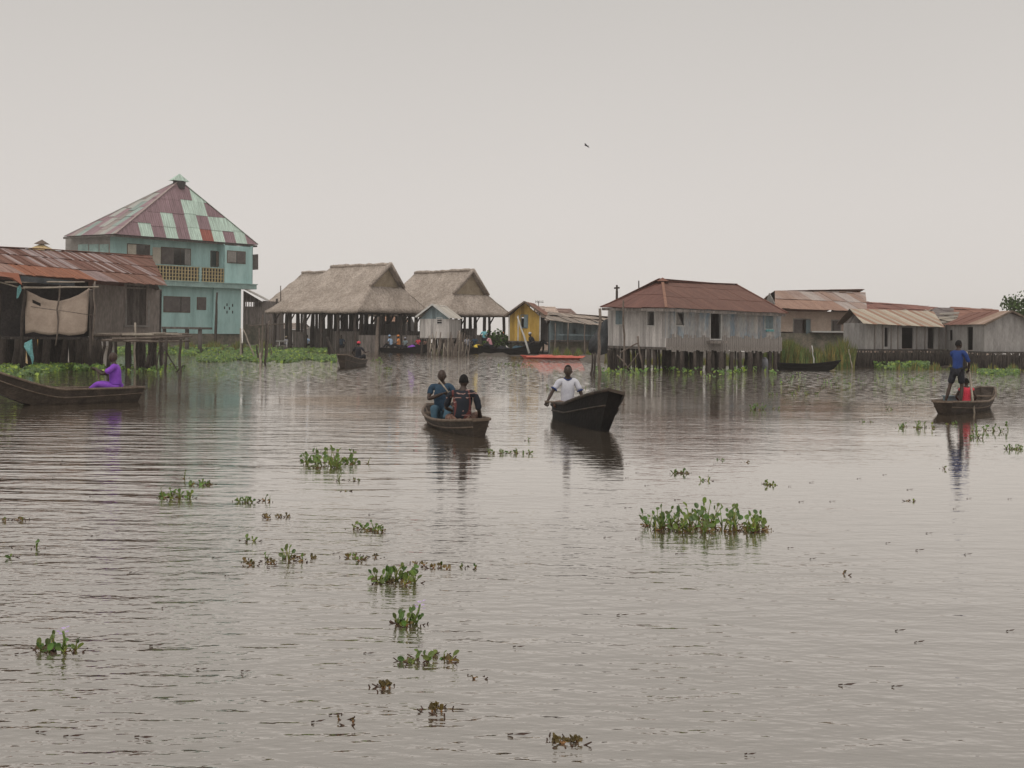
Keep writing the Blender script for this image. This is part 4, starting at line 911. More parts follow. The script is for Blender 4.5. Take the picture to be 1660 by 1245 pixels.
while xs < (RA - CA).length - .3:
    xs += random.uniform(.5, .9)
    if not any(h[0] - .15 < xs < h[1] + .1 for h in hh): mb.frame(CA + u * xs - n * .04 + Z * zf, u * .07, n * .035, Z * (zt - zf - .03))
mb.build('batten', 'skirt_plank', t)
pe0, pe1 = P(1399, 525, 67.2), P(1531, 531, 71.4); pr0 = P(1377, 500.5, 70); pr1 = onplane(pe0, pe1, pr0, 1513, 505)
pb0 = pr0 * 2 - pe0; pb0.z = pe0.z; pb1 = pr1 * 2 - pe1; pb1.z = pe1.z
def streak(i, j, ni, nj): return [(.85, .76, .64), (.92, .85, .72), (.62, .36, .26), (.8, .73, .62), (.75, .52, .4)][i % 5]
mb = MB(); sheets(mb, [pe0, pe1, pr1, pr0], .42, 3.2, streak, lift=.02, jag=.02); sheets(mb, [pb0, pb1, pr1, pr0], .8, 3, lambda *k: (.6, .45, .38)); mb.build('roof', 'pale_tin', t)
prism('gable', 'dark_plank', t, [V2(LA) + Z * zt, V2(CA) + Z * zt, pr0 + Vector((.45, -.1, -.12))], (0.06, .03, 0))
mb = MB(); mb.frame(LA + Z * (zf - .1), CA - LA, RA - CA, Z * .08); mb.build('floor', 'dark_plank', t)
def palisade(name, lab, p0, p1, z1, mat, seed, n_=90, leany=.12):
    t = thing(name, lab, 'fence', (p0.x, p0.y, 0)); random.seed(seed)
    mb = MB(); k = int(n_ * 1.9)                    # dense brushwood, nobody could count it
    for i in range(k):
        q = p0.lerp(p1, (i + jit(.5)) / k); a, b = crooked((q.x + jit(leany), q.y + jit(.12), -.3), (q.x + jit(leany), q.y + jit(.12), z1 * random.uniform(.8, 1.0)), random.uniform(.025, .05), None, 2, .03); mb.tube(a, b, 5)
    o = mb.build('brushwood', mat, t); o['kind'] = 'stuff'
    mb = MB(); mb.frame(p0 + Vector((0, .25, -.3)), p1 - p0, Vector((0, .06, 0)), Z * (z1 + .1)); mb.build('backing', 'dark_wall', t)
    return t
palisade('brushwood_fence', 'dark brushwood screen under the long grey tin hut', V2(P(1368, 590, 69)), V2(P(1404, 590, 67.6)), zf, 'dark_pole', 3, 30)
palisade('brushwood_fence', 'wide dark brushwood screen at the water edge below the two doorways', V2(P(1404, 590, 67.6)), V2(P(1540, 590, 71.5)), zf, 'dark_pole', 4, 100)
LA, CA, RA = V2(P(1534, 560, 72)), V2(P(1597, 560, 66)), V2(P(1720, 560, 69))
t = thing('tin_hut', 'grey tin hut at the right edge with its gable towards the water', 'hut', (CA.x, CA.y, 0))
zt = CH + 21 / F * 66; zf = CH - 23 / F * 66
hh = [rect(1538, 535, 1544, 552, LA, CA), rect(1567, 530, 1577, 568, LA, CA)]
wall('wall', 'tin_wall', t, LA, CA, zf, zt, hh); wall('wall', 'tin_wall', t, CA, RA, zf, zt); wall('wall', 'tin_wall', t, RA, RA + LA - CA, zf, zt); wall('wall', 'dark_wall', t, RA + LA - CA, LA, zf, zt)
apx = P(1631, 504.5, 66); apx.y = (CA.y + RA.y) / 2 - .9
A_ = V2(CA) + Z * zt; B_ = V2(RA) + Z * (zt - .0); ap = P(1637, 505.5, 67.0)
ev1 = P(1697, 533, 68)
prism('gable', 'tin_wall', t, [A_, V2(CA).lerp(V2(RA), .86) + Z * zt, ap - Z * .08], (0, .06, 0))
back = LA - CA
mb = MB(); a0 = A_ + Vector((-.15, -.3, -.02)); a1 = ap + Vector((0, -.3, .04)); a2 = ev1 + Vector((0, -.2, 0))
random.seed(12)
sheets(mb, [a0 + back * 1.06, a0, a1, a1 + back * 1.06], .6, 3, lambda i, j, ni, nj: (1.0, .95, .95) if i < ni * .55 else random.choice([(1.6, 2.2, 2.2), (1.9, 2.8, 3)]), lift=.03); sheets(mb, [a2, a2 + back, a1 + back, a1], .6, 3, lambda *k: (1.3, 1.6, 1.6), lift=.03)
mb.build('roof', 'rust', t)
mb = MB(); mb.beam(a0, a1, .05, .1); mb.beam(a1, a2, .05, .1); mb.build('bargeboard', 'gunwale', t)
mb = MB(); mb.frame(LA + Z * (zf - .1), CA - LA, RA - CA, Z * .08); mb.build('floor', 'dark_plank', t)
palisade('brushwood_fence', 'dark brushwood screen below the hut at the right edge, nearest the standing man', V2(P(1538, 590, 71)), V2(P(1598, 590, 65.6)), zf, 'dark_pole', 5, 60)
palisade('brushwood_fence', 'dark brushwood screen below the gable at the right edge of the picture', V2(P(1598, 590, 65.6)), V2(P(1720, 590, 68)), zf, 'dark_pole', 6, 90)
random.seed(50)
back_roof('long red brown roof behind the pale rust streaked one', (1400, 506, 92), (1535, 512, 95), (1520, 498, 100), (1400, 489.5, 97), (1.15, 1.05, 1.1))
back_roof('grey brown roof behind, beside the small stub chimney', (1496, 518, 86), (1546, 519, 86), (1546, 500, 91), (1516, 499, 91), (.9, 1.5, 1.9))
back_roof('red brown roof with a pale right half, behind the hut at the right edge', (1540, 516, 90), (1622, 519, 91), (1619, 502.5, 96), (1541, 498, 95), (1.3, 1.25, 1.2))
t = thing('tin_roof_house', 'low sagging grey roof wedged between the two grey tin huts', 'house', V2(P(1518, 530, 78)))
mb = MB(); sheets(mb, [P(1520, 526, 77), P(1550, 524, 77), P(1556, 512, 81), P(1524, 508, 81)], .7, 1.4, lambda *k: random.choice([(.45, .42, .38), (.6, .55, .48)]), lift=.1, jag=.1)
mb.build('roof', 'pale_tin', t); wall('wall', 'mossy', t, V2(P(1517, 530, 77.6)), V2(P(1552, 530, 77.6)), -.3, 2.2)
mudbank('mud_bank', P(1250, 590, 74).x, P(1800, 590, 74).x, 67, 110, .22, 30)
mudbank('mud_bank', P(100, 560, 100).x, P(440, 560, 100).x, 99, 125, .3, 30)
mudbank('mud_bank', P(940, 560, 75).x, P(1290, 560, 75).x, 70, 88, .3, 20)
mudbank('mud_bank', P(770, 560, 92).x, P(1270, 560, 92).x, 87.5, 120, .3, 30)

# ------------------------------------------------------------------ boats
def boat(name, label, S, B, beam, zm, zs, zb, ks=-.1, kb=-.05, ws=.3, wb=.25, ovs=.15, ovb=.3, heel=0, mat='hull', group=None, thw=3, n=22, pm=1.8, pk=2.5, rimw=.045, flare=.62, cut=0, inner=True):
    S, B = V2(S), V2(B); ax = B - S; L = ax.length; u = ax / L; sd = Vector((u.y, -u.x, 0))
    t = thing(name, label, 'boat', ((S.x + B.x) / 2, (S.y + B.y) / 2, 0), group)
    ctr = Vector(t.location); Rh = Matrix.Rotation(heel, 3, u)
    def W_(tt): e = abs(2 * tt - 1) ** 2.4; return (beam / 2) * (1 - e) + (ws if tt < .5 else wb) / 2 * e
    def G(tt): return zm + (zs - zm) * max(0, 1 - 2 * tt) ** pm + (zb - zm) * max(0, 2 * tt - 1) ** pm
    def K(tt): return -.13 + (ks + .13) * max(0, 1 - 2 * tt) ** pk + (kb + .13) * max(0, 2 * tt - 1) ** pk
    def pt(tt, k, s, ins=0):
        """k: 0 keel .. 1 rim ; s side"""
        w, g, z0 = W_(tt), G(tt), K(tt); z = z0 + (g - z0) * k + (.03 if ins and k < .5 else 0)
        ww = w * (flare + (1 - flare) * k ** .8) - (.028 if ins else 0)
        al = tt * L - ovs * k * max(0, 1 - 2 * tt) ** 3 + ovb * k * max(0, 2 * tt - 1) ** 3
        if ins: al = min(max(al, .03), L + ovb - .03)
        p = S + u * al + sd * (s * ww) + Z * z
        return ctr + Rh @ (p - ctr)
    ks_ = [0, .33, .66, 1.0]; mb = MB()
    for i in range(n):
        a, b = i / n, (i + 1) / n
        for s in (-1, 1):
            for j in range(3):
                mb.face([pt(a, ks_[j], s), pt(b, ks_[j], s), pt(b, ks_[j + 1], s), pt(a, ks_[j + 1], s)], sm=True)
                mb.face([pt(a, ks_[j + 1], s, 1), pt(b, ks_[j + 1], s, 1), pt(b, ks_[j], s, 1), pt(a, ks_[j], s, 1)], sm=True)
            mb.face([pt(a, 1, s), pt(b, 1, s), pt(b, 1, s, 1), pt(a, 1, s, 1)])
        mb.face([pt(a, 0, -1), pt(a, 0, 1), pt(b, 0, 1), pt(b, 0, -1)]); mb.face([pt(a, 0, -1, 1), pt(b, 0, -1, 1), pt(b, 0, 1, 1), pt(a, 0, 1, 1)])
    for tt in (0, 1):
        for ins in (0, 1):
            mb.face([pt(tt, k, -1, ins) for k in ks_] + [pt(tt, k, 1, ins) for k in reversed(ks_)])
    mb.build('hull', mat, t)
    mb = MB()
    for s in (-1, 1): mb.tube([pt(i / n, 1, s) + Z * .005 for i in range(n + 1)], rimw * .6, 6)
    for tt in (0, 1): mb.beam(pt(tt, 1, -1), pt(tt, 1, 1), rimw, rimw)
    if inner:
        for s in (-1, 1): mb.tube([pt(i / n, .62, s) + sd * s * .008 for i in range(n + 1)], rimw * .3, 4)
    mb.build('gunwale', 'gunwale' if mat == 'hull' else ('hull' if rimw > .05 else mat), t)
    if inner:
        mb = MB()
        for i in range(2, n - 1, 3):
            mb.tube([pt(i / n, k, -1, 1) for k in (1, .5, 0)] + [pt(i / n, k, 1, 1) for k in (0, .5, 1)], .018, 4)
        mb.build('ribs', 'gunwale' if mat == 'hull' else mat, t)
    for k in range(thw):
        tt = .16 + .68 * k / max(thw - 1, 1); mb = MB(); a, b = pt(tt, .8, -1, 1), pt(tt, .8, 1, 1); mb.beam(a, b, .14, .03); mb.build('thwart', 'gunwale' if mat == 'hull' else mat, t)
    return t, (lambda tt, k=0, s=0: pt(tt, k, 1).lerp(pt(tt, k, -1), .5 - s / 2))

# ------------------------------------------------------------------ people
def skin_mesh(verts, edges, radii, sub=2):
    me = bpy.data.meshes.new('tmp'); me.from_pydata([tuple(v) for v in verts], edges, [])
    ob = bpy.data.objects.new('tmp', me); COL.objects.link(ob)
    sk = ob.modifiers.new('k', 'SKIN'); sk.use_smooth_shade = True
    if not me.skin_vertices: return None
    for i, r in enumerate(radii):
        me.skin_vertices[0].data[i].radius = r if isinstance(r, tuple) else (r, r)
    me.skin_vertices[0].data[0].use_root = True
    ss = ob.modifiers.new('s', 'SUBSURF'); ss.levels = sub; ss.render_levels = sub
    bpy.context.view_layer.update(); dg = bpy.context.evaluated_depsgraph_get()
    out = bpy.data.meshes.new_from_object(ob.evaluated_get(dg)); bpy.data.objects.remove(ob); bpy.data.meshes.remove(me)
    return out
def person(label, loc, yaw, shirt='white_cloth', trousers='black_cloth', s=1.0, lean=(0, 0), hy=0.0, hp=0.0, RH=(.25, .35, .15), LH=(-.25, .35, .15), RE=None, LE=None,
           RK=(.2, .36, .12), RF=(.14, .62, -.1), LK=(-.2, .36, .12), LF=(-.14, .62, -.1), sleeve=.65, tlen=1.0, hair='hair', hat=None, small=False, grip=False, group=None, wide=1.0, collar=None):
    loc = Vector(loc); t = thing('person', label, 'person', loc, group)
    Rz = Matrix.Rotation(yaw, 3, 'Z'); X = lambda p: loc + Rz @ (Vector(p) * s)
    lx, ly = lean
    hipz = 0.0; chest = Vector((lx * .65, ly * .65, .33)); nb = Vector((lx, ly, .50)); nk = Vector((lx * 1.05, ly * 1.08 + .015, .57)); hd = Vector((lx * 1.1, ly * 1.15 + .035, .675))
    RS, LS = Vector((lx * .95 + .175 * wide, ly * .95, .455)), Vector((lx * .95 - .175 * wide, ly * .95, .455))
    RH, LH = Vector(RH), Vector(LH)
    def elbow(S_, H_, sgn):
        m = (S_ + H_) / 2; d = (H_ - S_).length; off = math.sqrt(max(.0, .27 ** 2 - (d / 2) ** 2)); dr = Vector((sgn * .6, -.35, -.75)); ax = (H_ - S_).normalized(); dr = (dr - ax * dr.dot(ax)).normalized(); return m + dr * off
    RE = Vector(RE) if RE else elbow(RS, RH, 1); LE = Vector(LE) if LE else elbow(LS, LH, -1)
    RK, RF, LK, LF = map(Vector, (RK, RF, LK, LF)); RP, LP = Vector((.085, 0, -.01)), Vector((-.085, 0, -.01))
    V = [(0, 0, .02), (0, 0, .14) if not lx and not ly else (lx * .3, ly * .3, .16), chest, nb, nk, tuple(nk.lerp(hd, .5)),
         RS, RS.lerp(RE, .5), RE, RE.lerp(RH, .4), RH, LS, LS.lerp(LE, .5), LE, LE.lerp(LH, .4), LH, RP, RP.lerp(RK, .5), RK, RK.lerp(RF, .4), RF, LP, LP.lerp(LK, .5), LK, LK.lerp(LF, .4), LF]
    E = [(0, 1), (1, 2), (2, 3), (3, 4), (4, 5), (3, 6), (6, 7), (7, 8), (8, 9), (9, 10), (3, 11), (11, 12), (12, 13), (13, 14), (14, 15), (0, 16), (16, 17), (17, 18), (18, 19), (19, 20), (0, 21), (21, 22), (22, 23), (23, 24), (24, 25)]
    R_ = [.095, .085, .09, .05, .048, .05, .042, .042, .036, .04, .024, .042, .042, .036, .04, .024, .07, .066, .05, .052, .034, .07, .066, .05, .052, .034]
    mb = MB(); me = skin_mesh([X(v) for v in V], E, [r * s for r in R_], 1 if small else 2)
    mb.add_mesh(me); bpy.data.meshes.remove(me)
    Rh = Rz @ Matrix.Rotation(hy, 3, 'Z') @ Matrix.Rotation(hp, 3, 'X')
    def hf(p, d):
        f = 1.0 - .24 * max(0, -d.z) * (1 if d.y < .3 else .6); p.x *= f
        if d.y < 0 and d.z < 0: p.y *= 1 - .25 * -d.z
        if d.y > 0: p.y *= .94
        if not small:
            if d.y > .5: 
                nzv = math.exp(-((d.x / .13) ** 2 + ((d.z + .12) / .2) ** 2)); p.y += .024 * nzv
                lip = math.exp(-((d.x / .28) ** 2 + ((d.z + .52) / .09) ** 2)); p.y += .009 * lip
                for sg in (-1, 1): p.y -= .010 * math.exp(-(((d.x - sg * .36) / .16) ** 2 + ((d.z - .06) / .12) ** 2))
                p.y += .006 * math.exp(-(((d.z - .24) / .09) ** 2))
        return p * s
    seg, rg = (10, 7) if small else (26, 20)
    mb.ball(X(hd), (.078, .098, .118), seg, rg, hf, R=Rh)
    if not small:
        for sg in (-1, 1):
            mb.ball(X(hd) + Rh @ (Vector((sg * .077, -.008, -.008)) * s), (.011 * s, .02 * s, .03 * s), 8, 6, R=Rh)
            mb.ball(X(hd) + Rh @ (Vector((sg * .029, .078, .012)) * s), (.013 * s, .009 * s, .007 * s), 8, 6, mi=1, R=Rh)
            mb.ball(X(hd) + Rh @ (Vector((sg * .029, .086, .012)) * s), (.006 * s, .004 * s, .006 * s), 6, 5, mi=2, R=Rh)
    def hand(H_, E_, sgn):
        d = (H_ - E_).normalized(); side = Vector((1, 0, 0)); side = (side - d * side.dot(d)).normalized(); nrm = side.cross(d).normalized()
        if nrm.z > 0: nrm = -nrm
        Rm = Matrix((side, d, nrm)).transposed()
        g = lambda v: X(H_ + Rm @ Vector(v))
        mb.tube([g((0, -.01, 0)), g((0, .03, .002)), g((0, .075, .008)), g((0, .092, .012))], [.025 * s, .037 * s, .040 * s, .030 * s], 8, flat=.5)
        if small: return
        for k, (fx, ln) in enumerate(((-.030, .066), (-.010, .076), (.010, .071), (.029, .056))):
            c = (1.15 if grip else .5) + k * .07; p = Vector((fx, .085, .012)); a = 0; pts = [p.copy()]; rr = [.0095 * s]
            for q in range(3):
                a += c * (.6 if q == 0 else 1); l = ln * (.42, .33, .25)[q]; p = p + Vector((fx * .06, math.cos(a) * l, math.sin(a) * l)); pts.append(p.copy()); rr.append((.0092 - .0008 * q) * s)
            mb.tube([g(q) for q in pts], rr, 6)
        ts = -sgn
        mb.tube([g((ts * .022, .02, .01)), g((ts * .045, .045, .022)), g((ts * .044, .075, .04)), g((ts * .032, .092, .052))], [.013 * s, .012 * s, .0105 * s, .009 * s], 6)
    hand(RH, RE, 1); hand(LH, LE, -1)
    for K_, F_ in ((RK, RF), (LK, LF)):
        kd = Vector((K_.x - 0, K_.y, 0)); f = Vector((0, 1, 0)) if abs(F_.y - K_.y) < .25 else Vector(((F_.x - K_.x) * .5, abs(F_.y - K_.y), 0)).normalized()
        mb.tube([X(F_ + f * -.05 + Z * -.03), X(F_ + f * .03 + Z * -.03), X(F_ + f * .12 + Z * -.042), X(F_ + f * .17 + Z * -.045)], [.032 * s, .038 * s, .036 * s, .022 * s], 7, flat=.65)
    mb.build('body', ['skin', 'eye', 'hair'], t)
    sv = [(0, 0, -.02), (lx * .3, ly * .3, .15), chest, nb - Z * .01, RS, RS.lerp(RE, sleeve * .55), RS.lerp(RE, sleeve), LS, LS.lerp(LE, sleeve * .55), LS.lerp(LE, sleeve)]
    sr = [(.16, .135), (.14, .12), (.155, .13), (.09, .09), .064, .06, .062, .064, .06, .062]
    me = skin_mesh([X(v) for v in sv], [(0, 1), (1, 2), (2, 3), (3, 4), (4, 5), (5, 6), (3, 7), (7, 8), (8, 9)], [(tuple(q * s * (wide if i < 3 else 1) for q in r) if isinstance(r, tuple) else r * s) for i, r in enumerate(sr)], 1 if small else 2)
    mb = MB(); mb.add_mesh(me); bpy.data.meshes.remove(me); sh = mb.build('shirt', shirt, t)
    if not small:
        wr_ = bpy.data.textures.new('folds', 'CLOUDS'); wr_.noise_scale = .12
        dm = sh.modifiers.new('d', 'DISPLACE'); dm.texture = wr_; dm.strength = .028; dm.mid_level = .5
    if collar:
        mb = MB(); c0 = X(nb + Vector((0, .01, .045)))
        mb.tube([c0 + Rz @ (Vector((.068 * math.cos(a), .07 * math.sin(a), -.045 * max(0, math.sin(a)))) * s) for a in [k * math.pi / 8 for k in range(17)]], .012 * s, 5)
        for q, e in ((RS.lerp(RE, sleeve * .93), RS.lerp(RE, sleeve * 1.04)), (LS.lerp(LE, sleeve * .93), LS.lerp(LE, sleeve * 1.04))): mb.tube([X(q), X(e)], .068 * s, 10)
        mb.build('trim', collar, sh)
    if trousers:
        RT, LT = RK.lerp(RF, max(0, tlen * 2 - 1)) if tlen > .5 else RP.lerp(RK, tlen * 2), LK.lerp(LF, max(0, tlen * 2 - 1)) if tlen > .5 else LP.lerp(LK, tlen * 2)
        tv = [(0, 0, .03), RP, RP.lerp(RK, .5), LP, LP.lerp(LK, .5)]; te = [(0, 1), (1, 2), (0, 3), (3, 4)]; tr = [.13, .105, .097, .105, .097]
        if tlen > .5: tv += [RK, RT, LK, LT]; te += [(2, 5), (5, 6), (4, 7), (7, 8)]; tr += [.076, .06, .076, .06]
        else: tv += [RT, LT]; te += [(2, 5), (4, 6)]; tr += [.09, .09]
        me = skin_mesh([X(v) for v in tv], te, [r * s for r in tr], 1 if small else 2); mb = MB(); mb.add_mesh(me); bpy.data.meshes.remove(me); mb.build('trousers', trousers, t)
    if hair:
        mb = MB()
        def hh(p, d):
            p = hf(p, d) * 1.03
            lim = -.25 if d.y < .0 else -.25 + .85 * min(1, d.y / .5)
            if d.z < lim: p *= .86
            return p
        mb.ball(X(hd + Vector((0, -.006, .004))), (.079, .099, .119), seg, rg, hh, R=Rh); mb.build('hair', hair, t)
    if hat:
        mb = MB(); mb.ball(X(hd + Vector((0, -.005, .05))), (.092 * s, .105 * s, .085 * s), 12, 8, R=Rh); mb.build('hat', hat, t)
    return t, X
def paddle(label, a, b, blade=.55, w=.075, mat='gunwale', name='paddle', r=.017, grp=None):
    a, b = Vector(a), Vector(b); t = thing(name, label, name, (a + b) / 2, grp)
    mb = MB(); mb.tube([a, a.lerp(b, .5) + Vector((0, 0, .005)), b], [r, r, r * .8], 8); mb.build('shaft', mat, t)
    if blade:
        d = (b - a).normalized(); mb = MB(); mb.tube([b - d * .05, b + d * blade * .25, b + d * blade * .8, b + d * blade], [.02, w, w * .9, w * .35], 10, flat=.16); mb.build('blade', mat, t)
    return t

# boat 1, purple shirted man, bow off to the left
b1, f1 = boat('pirogue', 'brown planked pirogue with its high bow leaving the left edge, carrying the man in purple', P(221, 640, 28.8), P(-42, 640, 26.4), .82, .33, .33, 1.0, kb=.55, ks=.0, ws=.36, wb=.22, ovs=.12, ovb=.35, pm=1.5, pk=1.7, thw=3, flare=.55)
pt = P(188, 629, 28.5)
person('bald man in a purple shirt and trousers, sitting in the brown pirogue and paddling', pt, math.radians(97), 'purple', 'purple', s=1.04, wide=1.15, lean=(0, .03), hy=.1, RH=(.12, .42, .40), LH=(-.04, .44, .42), RK=(.2, .38, .10), RF=(.15, .6, -.12), LK=(-.2, .36, .10), LF=(-.15, .6, -.12), hair=None, grip=True, sleeve=.75)
paddle('dark paddle held upright by the man in purple', P(156.5, 596, 28.6), P(164, 634, 28.3), .4)
# boat 2 with two men
b2, f2 = boat('pirogue', 'short dark pirogue in the middle of the channel carrying two men face to face', P(703, 680, 24.2), P(777, 700, 20.0), .90, .17, .27, .29, ks=.02, kb=-.02, ws=.20, wb=.26, ovs=.2, ovb=.14, heel=math.radians(2), thw=3, flare=.6, mat='hull')
q = P(716, 668, 22.7)
person('bald man in a blue shirt and jeans facing us, paddle held across his chest', q, math.radians(176), 'blue_shirt', 'denim', s=.99, wide=1.12, RH=(-.06, .26, .36), LH=(-.14, .24, .10), RE=(.24, .12, .24), RK=(.10, .36, .10), RF=(.07, .44, -.2), LK=(-.18, .40, .10), LF=(-.14, .6, -.1), hair=None, grip=True, sleeve=.62, hy=-.05)
paddle('thin pale stick of a paddle held by the bald man in blue', P(711, 616, 22.35), P(727, 636, 22.25), 0, r=.015, mat='pale_pole')
q = P(748, 682, 21.2)
person('man seen from behind in a dark shirt with a pale and red broken stripe pattern', q, math.radians(-8), 'patterned_cloth', 'print_cloth', s=1.0, wide=1.25, lean=(.02, .03), hy=.25, RH=(.28, .30, .0), LH=(-.20, .34, .14), RK=(.24, .38, .08), LK=(-.30, .26, .04), LF=(-.10, .48, -.1), RE=(.30, .05, .17), sleeve=.95)
# boat 3
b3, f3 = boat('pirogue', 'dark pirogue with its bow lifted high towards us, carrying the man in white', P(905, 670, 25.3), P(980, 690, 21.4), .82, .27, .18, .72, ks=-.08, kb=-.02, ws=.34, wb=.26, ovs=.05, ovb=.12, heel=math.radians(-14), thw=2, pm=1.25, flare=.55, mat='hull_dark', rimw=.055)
q = P(920, 657, 24.3)
pw, Xw = person('man in a white navy trimmed shirt in the lifted dark pirogue, paddle across his knees', q, math.radians(180), 'white_cloth', 'print_cloth', s=1.0, RH=(.40, .26, .10), LH=(-.27, .28, .12), RE=(.31, .08, .26), LE=(-.27, .06, .22), RK=(.26, .26, .04), RF=(-.05, .34, -.06), LK=(-.26, .26, .04), LF=(.05, .42, -.06), tlen=.6, grip=True, sleeve=.7, collar='navy', lean=(0, .02))
paddle('brown paddle laid across the knees of the man in white', Xw((.46, .36, .085)), Xw((-.62, .34, .06)), .5, .07)
# boat 4
b4, f4 = boat('pirogue', 'small open pirogue at the right with thwarts showing, carrying a standing man and a child', P(1531, 660, 27.1), P(1597, 660, 30.6), 1.0, .22, .29, .46, ks=-.02, kb=.05, ws=.42, wb=.34, ovs=.2, ovb=.2, thw=5, flare=.6, pm=1.4)
q = P(1552, 601, 27.9); fz = .22 - q.z
sm = .87
person('man in a blue tunic and dark shorts standing in the small pirogue, poling', q, math.radians(-38), 'navy', 'black_cloth', s=sm, lean=(.0, .05), hy=-.5, RH=(.17, .36, .02), LH=(.0, .40, .42), RE=(.27, .10, .2), LE=(-.10, .28, .22),
       RK=(.11, .03, fz / sm * .48), RF=(.12, -.06, fz / sm + .04), LK=(-.17, -.06, fz / sm * .48), LF=(-.24, -.16, fz / sm + .04), tlen=.45, sleeve=.95, grip=True)
paddle('long pale punting pole held by the man standing in the small pirogue', P(1567, 570, 28.3), P(1581.5, 684, 27.6), 0, r=.026, mat='pale_pole', name='punting_pole')
q = P(1566, 655, 28.0)
person('child in a bright red dress sitting low in the small pirogue beside the standing man', q, math.radians(-20), 'red_cloth', 'red_cloth', s=.74, wide=1.0, RH=(.22, .22, .08), LH=(-.2, .22, .08), RK=(.24, .30, .0), LK=(-.24, .30, .0), RF=(.0, .42, -.08), LF=(.05, .48, -.08), sleeve=.2)
mb = MB(); q = P(1545, 652, 28.2); mb.frame(q + Vector((-.12, 0, -.05)), (.24, .05, 0), (-.04, .2, 0), (0, 0, .17)); mb.frame(q + Vector((-.14, -.02, .12)), (.28, .06, 0), (-.05, .24, 0), (0, 0, .025)); o = mb.build('box', 'slate_plank'); tag(o, 'small grey box in the pirogue behind the standing man', 'box')
# boat 5
b5, f5 = boat('pirogue', 'weathered pirogue with a blunt bow turned to us, carrying the man in a red cap', P(588, 590, 61.5), P(555, 592, 56.0), 1.0, .34, .28, .62, ks=-.05, kb=.02, ws=.4, wb=.34, ovb=.3, thw=2, flare=.6)
q = P(581, 580, 59.5)
person('man in a dark shirt and red cap seen from behind in the weathered pirogue', q, math.radians(-10), 'black_cloth', 'black_cloth', s=1.0, hat='red_cloth', RH=(.42, .2, .3), LH=(-.35, .3, .15), wide=1.05, small=True)

# market boats and people, small with distance
G_ = 'traders in the boats at the floating market'
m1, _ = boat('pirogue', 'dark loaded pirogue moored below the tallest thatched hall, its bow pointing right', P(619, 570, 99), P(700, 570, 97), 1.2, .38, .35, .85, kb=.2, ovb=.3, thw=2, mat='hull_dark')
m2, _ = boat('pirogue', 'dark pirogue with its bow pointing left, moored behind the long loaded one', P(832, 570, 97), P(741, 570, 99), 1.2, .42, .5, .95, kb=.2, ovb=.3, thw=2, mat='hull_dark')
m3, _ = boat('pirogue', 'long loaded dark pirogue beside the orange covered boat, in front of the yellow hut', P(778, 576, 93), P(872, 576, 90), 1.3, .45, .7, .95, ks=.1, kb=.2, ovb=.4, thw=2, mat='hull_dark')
m4, _ = boat('pirogue', 'narrow dark pirogue lying by the reeds right of the brown roofed stilt house', P(1262, 602, 60.5), P(1352, 603, 60), .8, .30, .34, .5, kb=.1, thw=2, mat='hull_dark')
m5, _ = boat('pirogue', 'small dark boat at the far left market end, under the person in light blue', P(474, 565, 118), P(505, 565, 112), 1.1, .4, .4, .5, thw=1, mat='hull_dark')
def tiny(px, py, Y, lab, shirt, yaw=0, hat=None, s=1.0, cat=None, **k):
    s = s * 1.12; py = py - (10 if 780 < px < 900 else 6 if 600 < px < 900 else 0)
    return person(lab, P(px, py, Y), math.radians(yaw), shirt, 'black_cloth', s=s, hat=hat, small=True, **k)
tiny(635, 567, 98.5, 'trader in blue with a blue headscarf at the left end of the loaded pirogue', 'lightblue_cloth', 60, 'lightblue_cloth', lean=(0, .15))
tiny(646, 567, 98, 'trader in bright orange in the loaded pirogue below the tallest thatched hall', 'orange_cloth', 90, 'orange_cloth')
tiny(657, 568, 98, 'trader in dark clothes with a pale headscarf, right of the one in bright orange', 'slate_plank', 150, 'grey_cloth', s=.85)
tiny(689, 569, 98.5, 'trader with a white cap near the raised bow of the loaded pirogue', 'print_cloth', 200, 'white_cloth', s=.85)
tiny(785, 559, 101, 'person in an aqua top standing behind the moored pirogues', 'aqua_cloth', 10, RF=(.1, 0, -.85), LF=(-.1, 0, -.85), RK=(.1, .05, -.42), LK=(-.1, .05, -.42))
tiny(797, 571, 92.5, 'trader in a white and pink top bending over in the long loaded pirogue', 'pink_cloth', 70, lean=(0, .2), RH=(.2, .5, .1), LH=(-.2, .5, .1))
tiny(808, 566, 97, 'trader in pale brown behind the one in white and pink', 'print_cloth', 250, s=.9)
tiny(830, 569, 93, 'trader with a round white cap in the long loaded pirogue', 'pink_cloth', 190, 'white_cloth')
tiny(822, 566, 96.5, 'trader in a light orange top bending left beside the white capped one', 'cream', 80, lean=(0, .3), RH=(.2, .6, .1), LH=(-.2, .6, .1))
tiny(851, 568, 92.3, 'trader in red in the long loaded pirogue, right of the white capped one', 'red_cloth', 200, 'print_cloth')
tiny(865, 570, 91, 'trader with a wide white headcloth leaning at the right end of the long pirogue', 'black_cloth', 120, 'white_cloth', lean=(0, .2), s=1.1)
tiny(770, 566, 98.5, 'trader in dark blue towards the left of the moored pirogues', 'blue_shirt', 160, s=.9)
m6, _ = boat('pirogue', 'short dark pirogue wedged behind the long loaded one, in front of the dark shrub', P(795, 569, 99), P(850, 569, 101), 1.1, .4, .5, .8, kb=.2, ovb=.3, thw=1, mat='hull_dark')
tiny(757, 567, 98.2, 'trader in grey near the left bow of the moored pirogues', 'grey_cloth', 200, s=.9)
tiny(842, 566, 95, 'trader in blue between the round white cap and the one in red', 'lightblue_cloth', 30, 'blue_shirt', s=.95)
tiny(874, 566, 92, 'trader in purple at the very right bow of the long pirogue', 'purple', 250, s=.9)
tiny(815, 565, 100, 'trader in dark green cloth in the short pirogue in front of the dark shrub', 'teal_stain', 170, 'orange_cloth', s=.95)
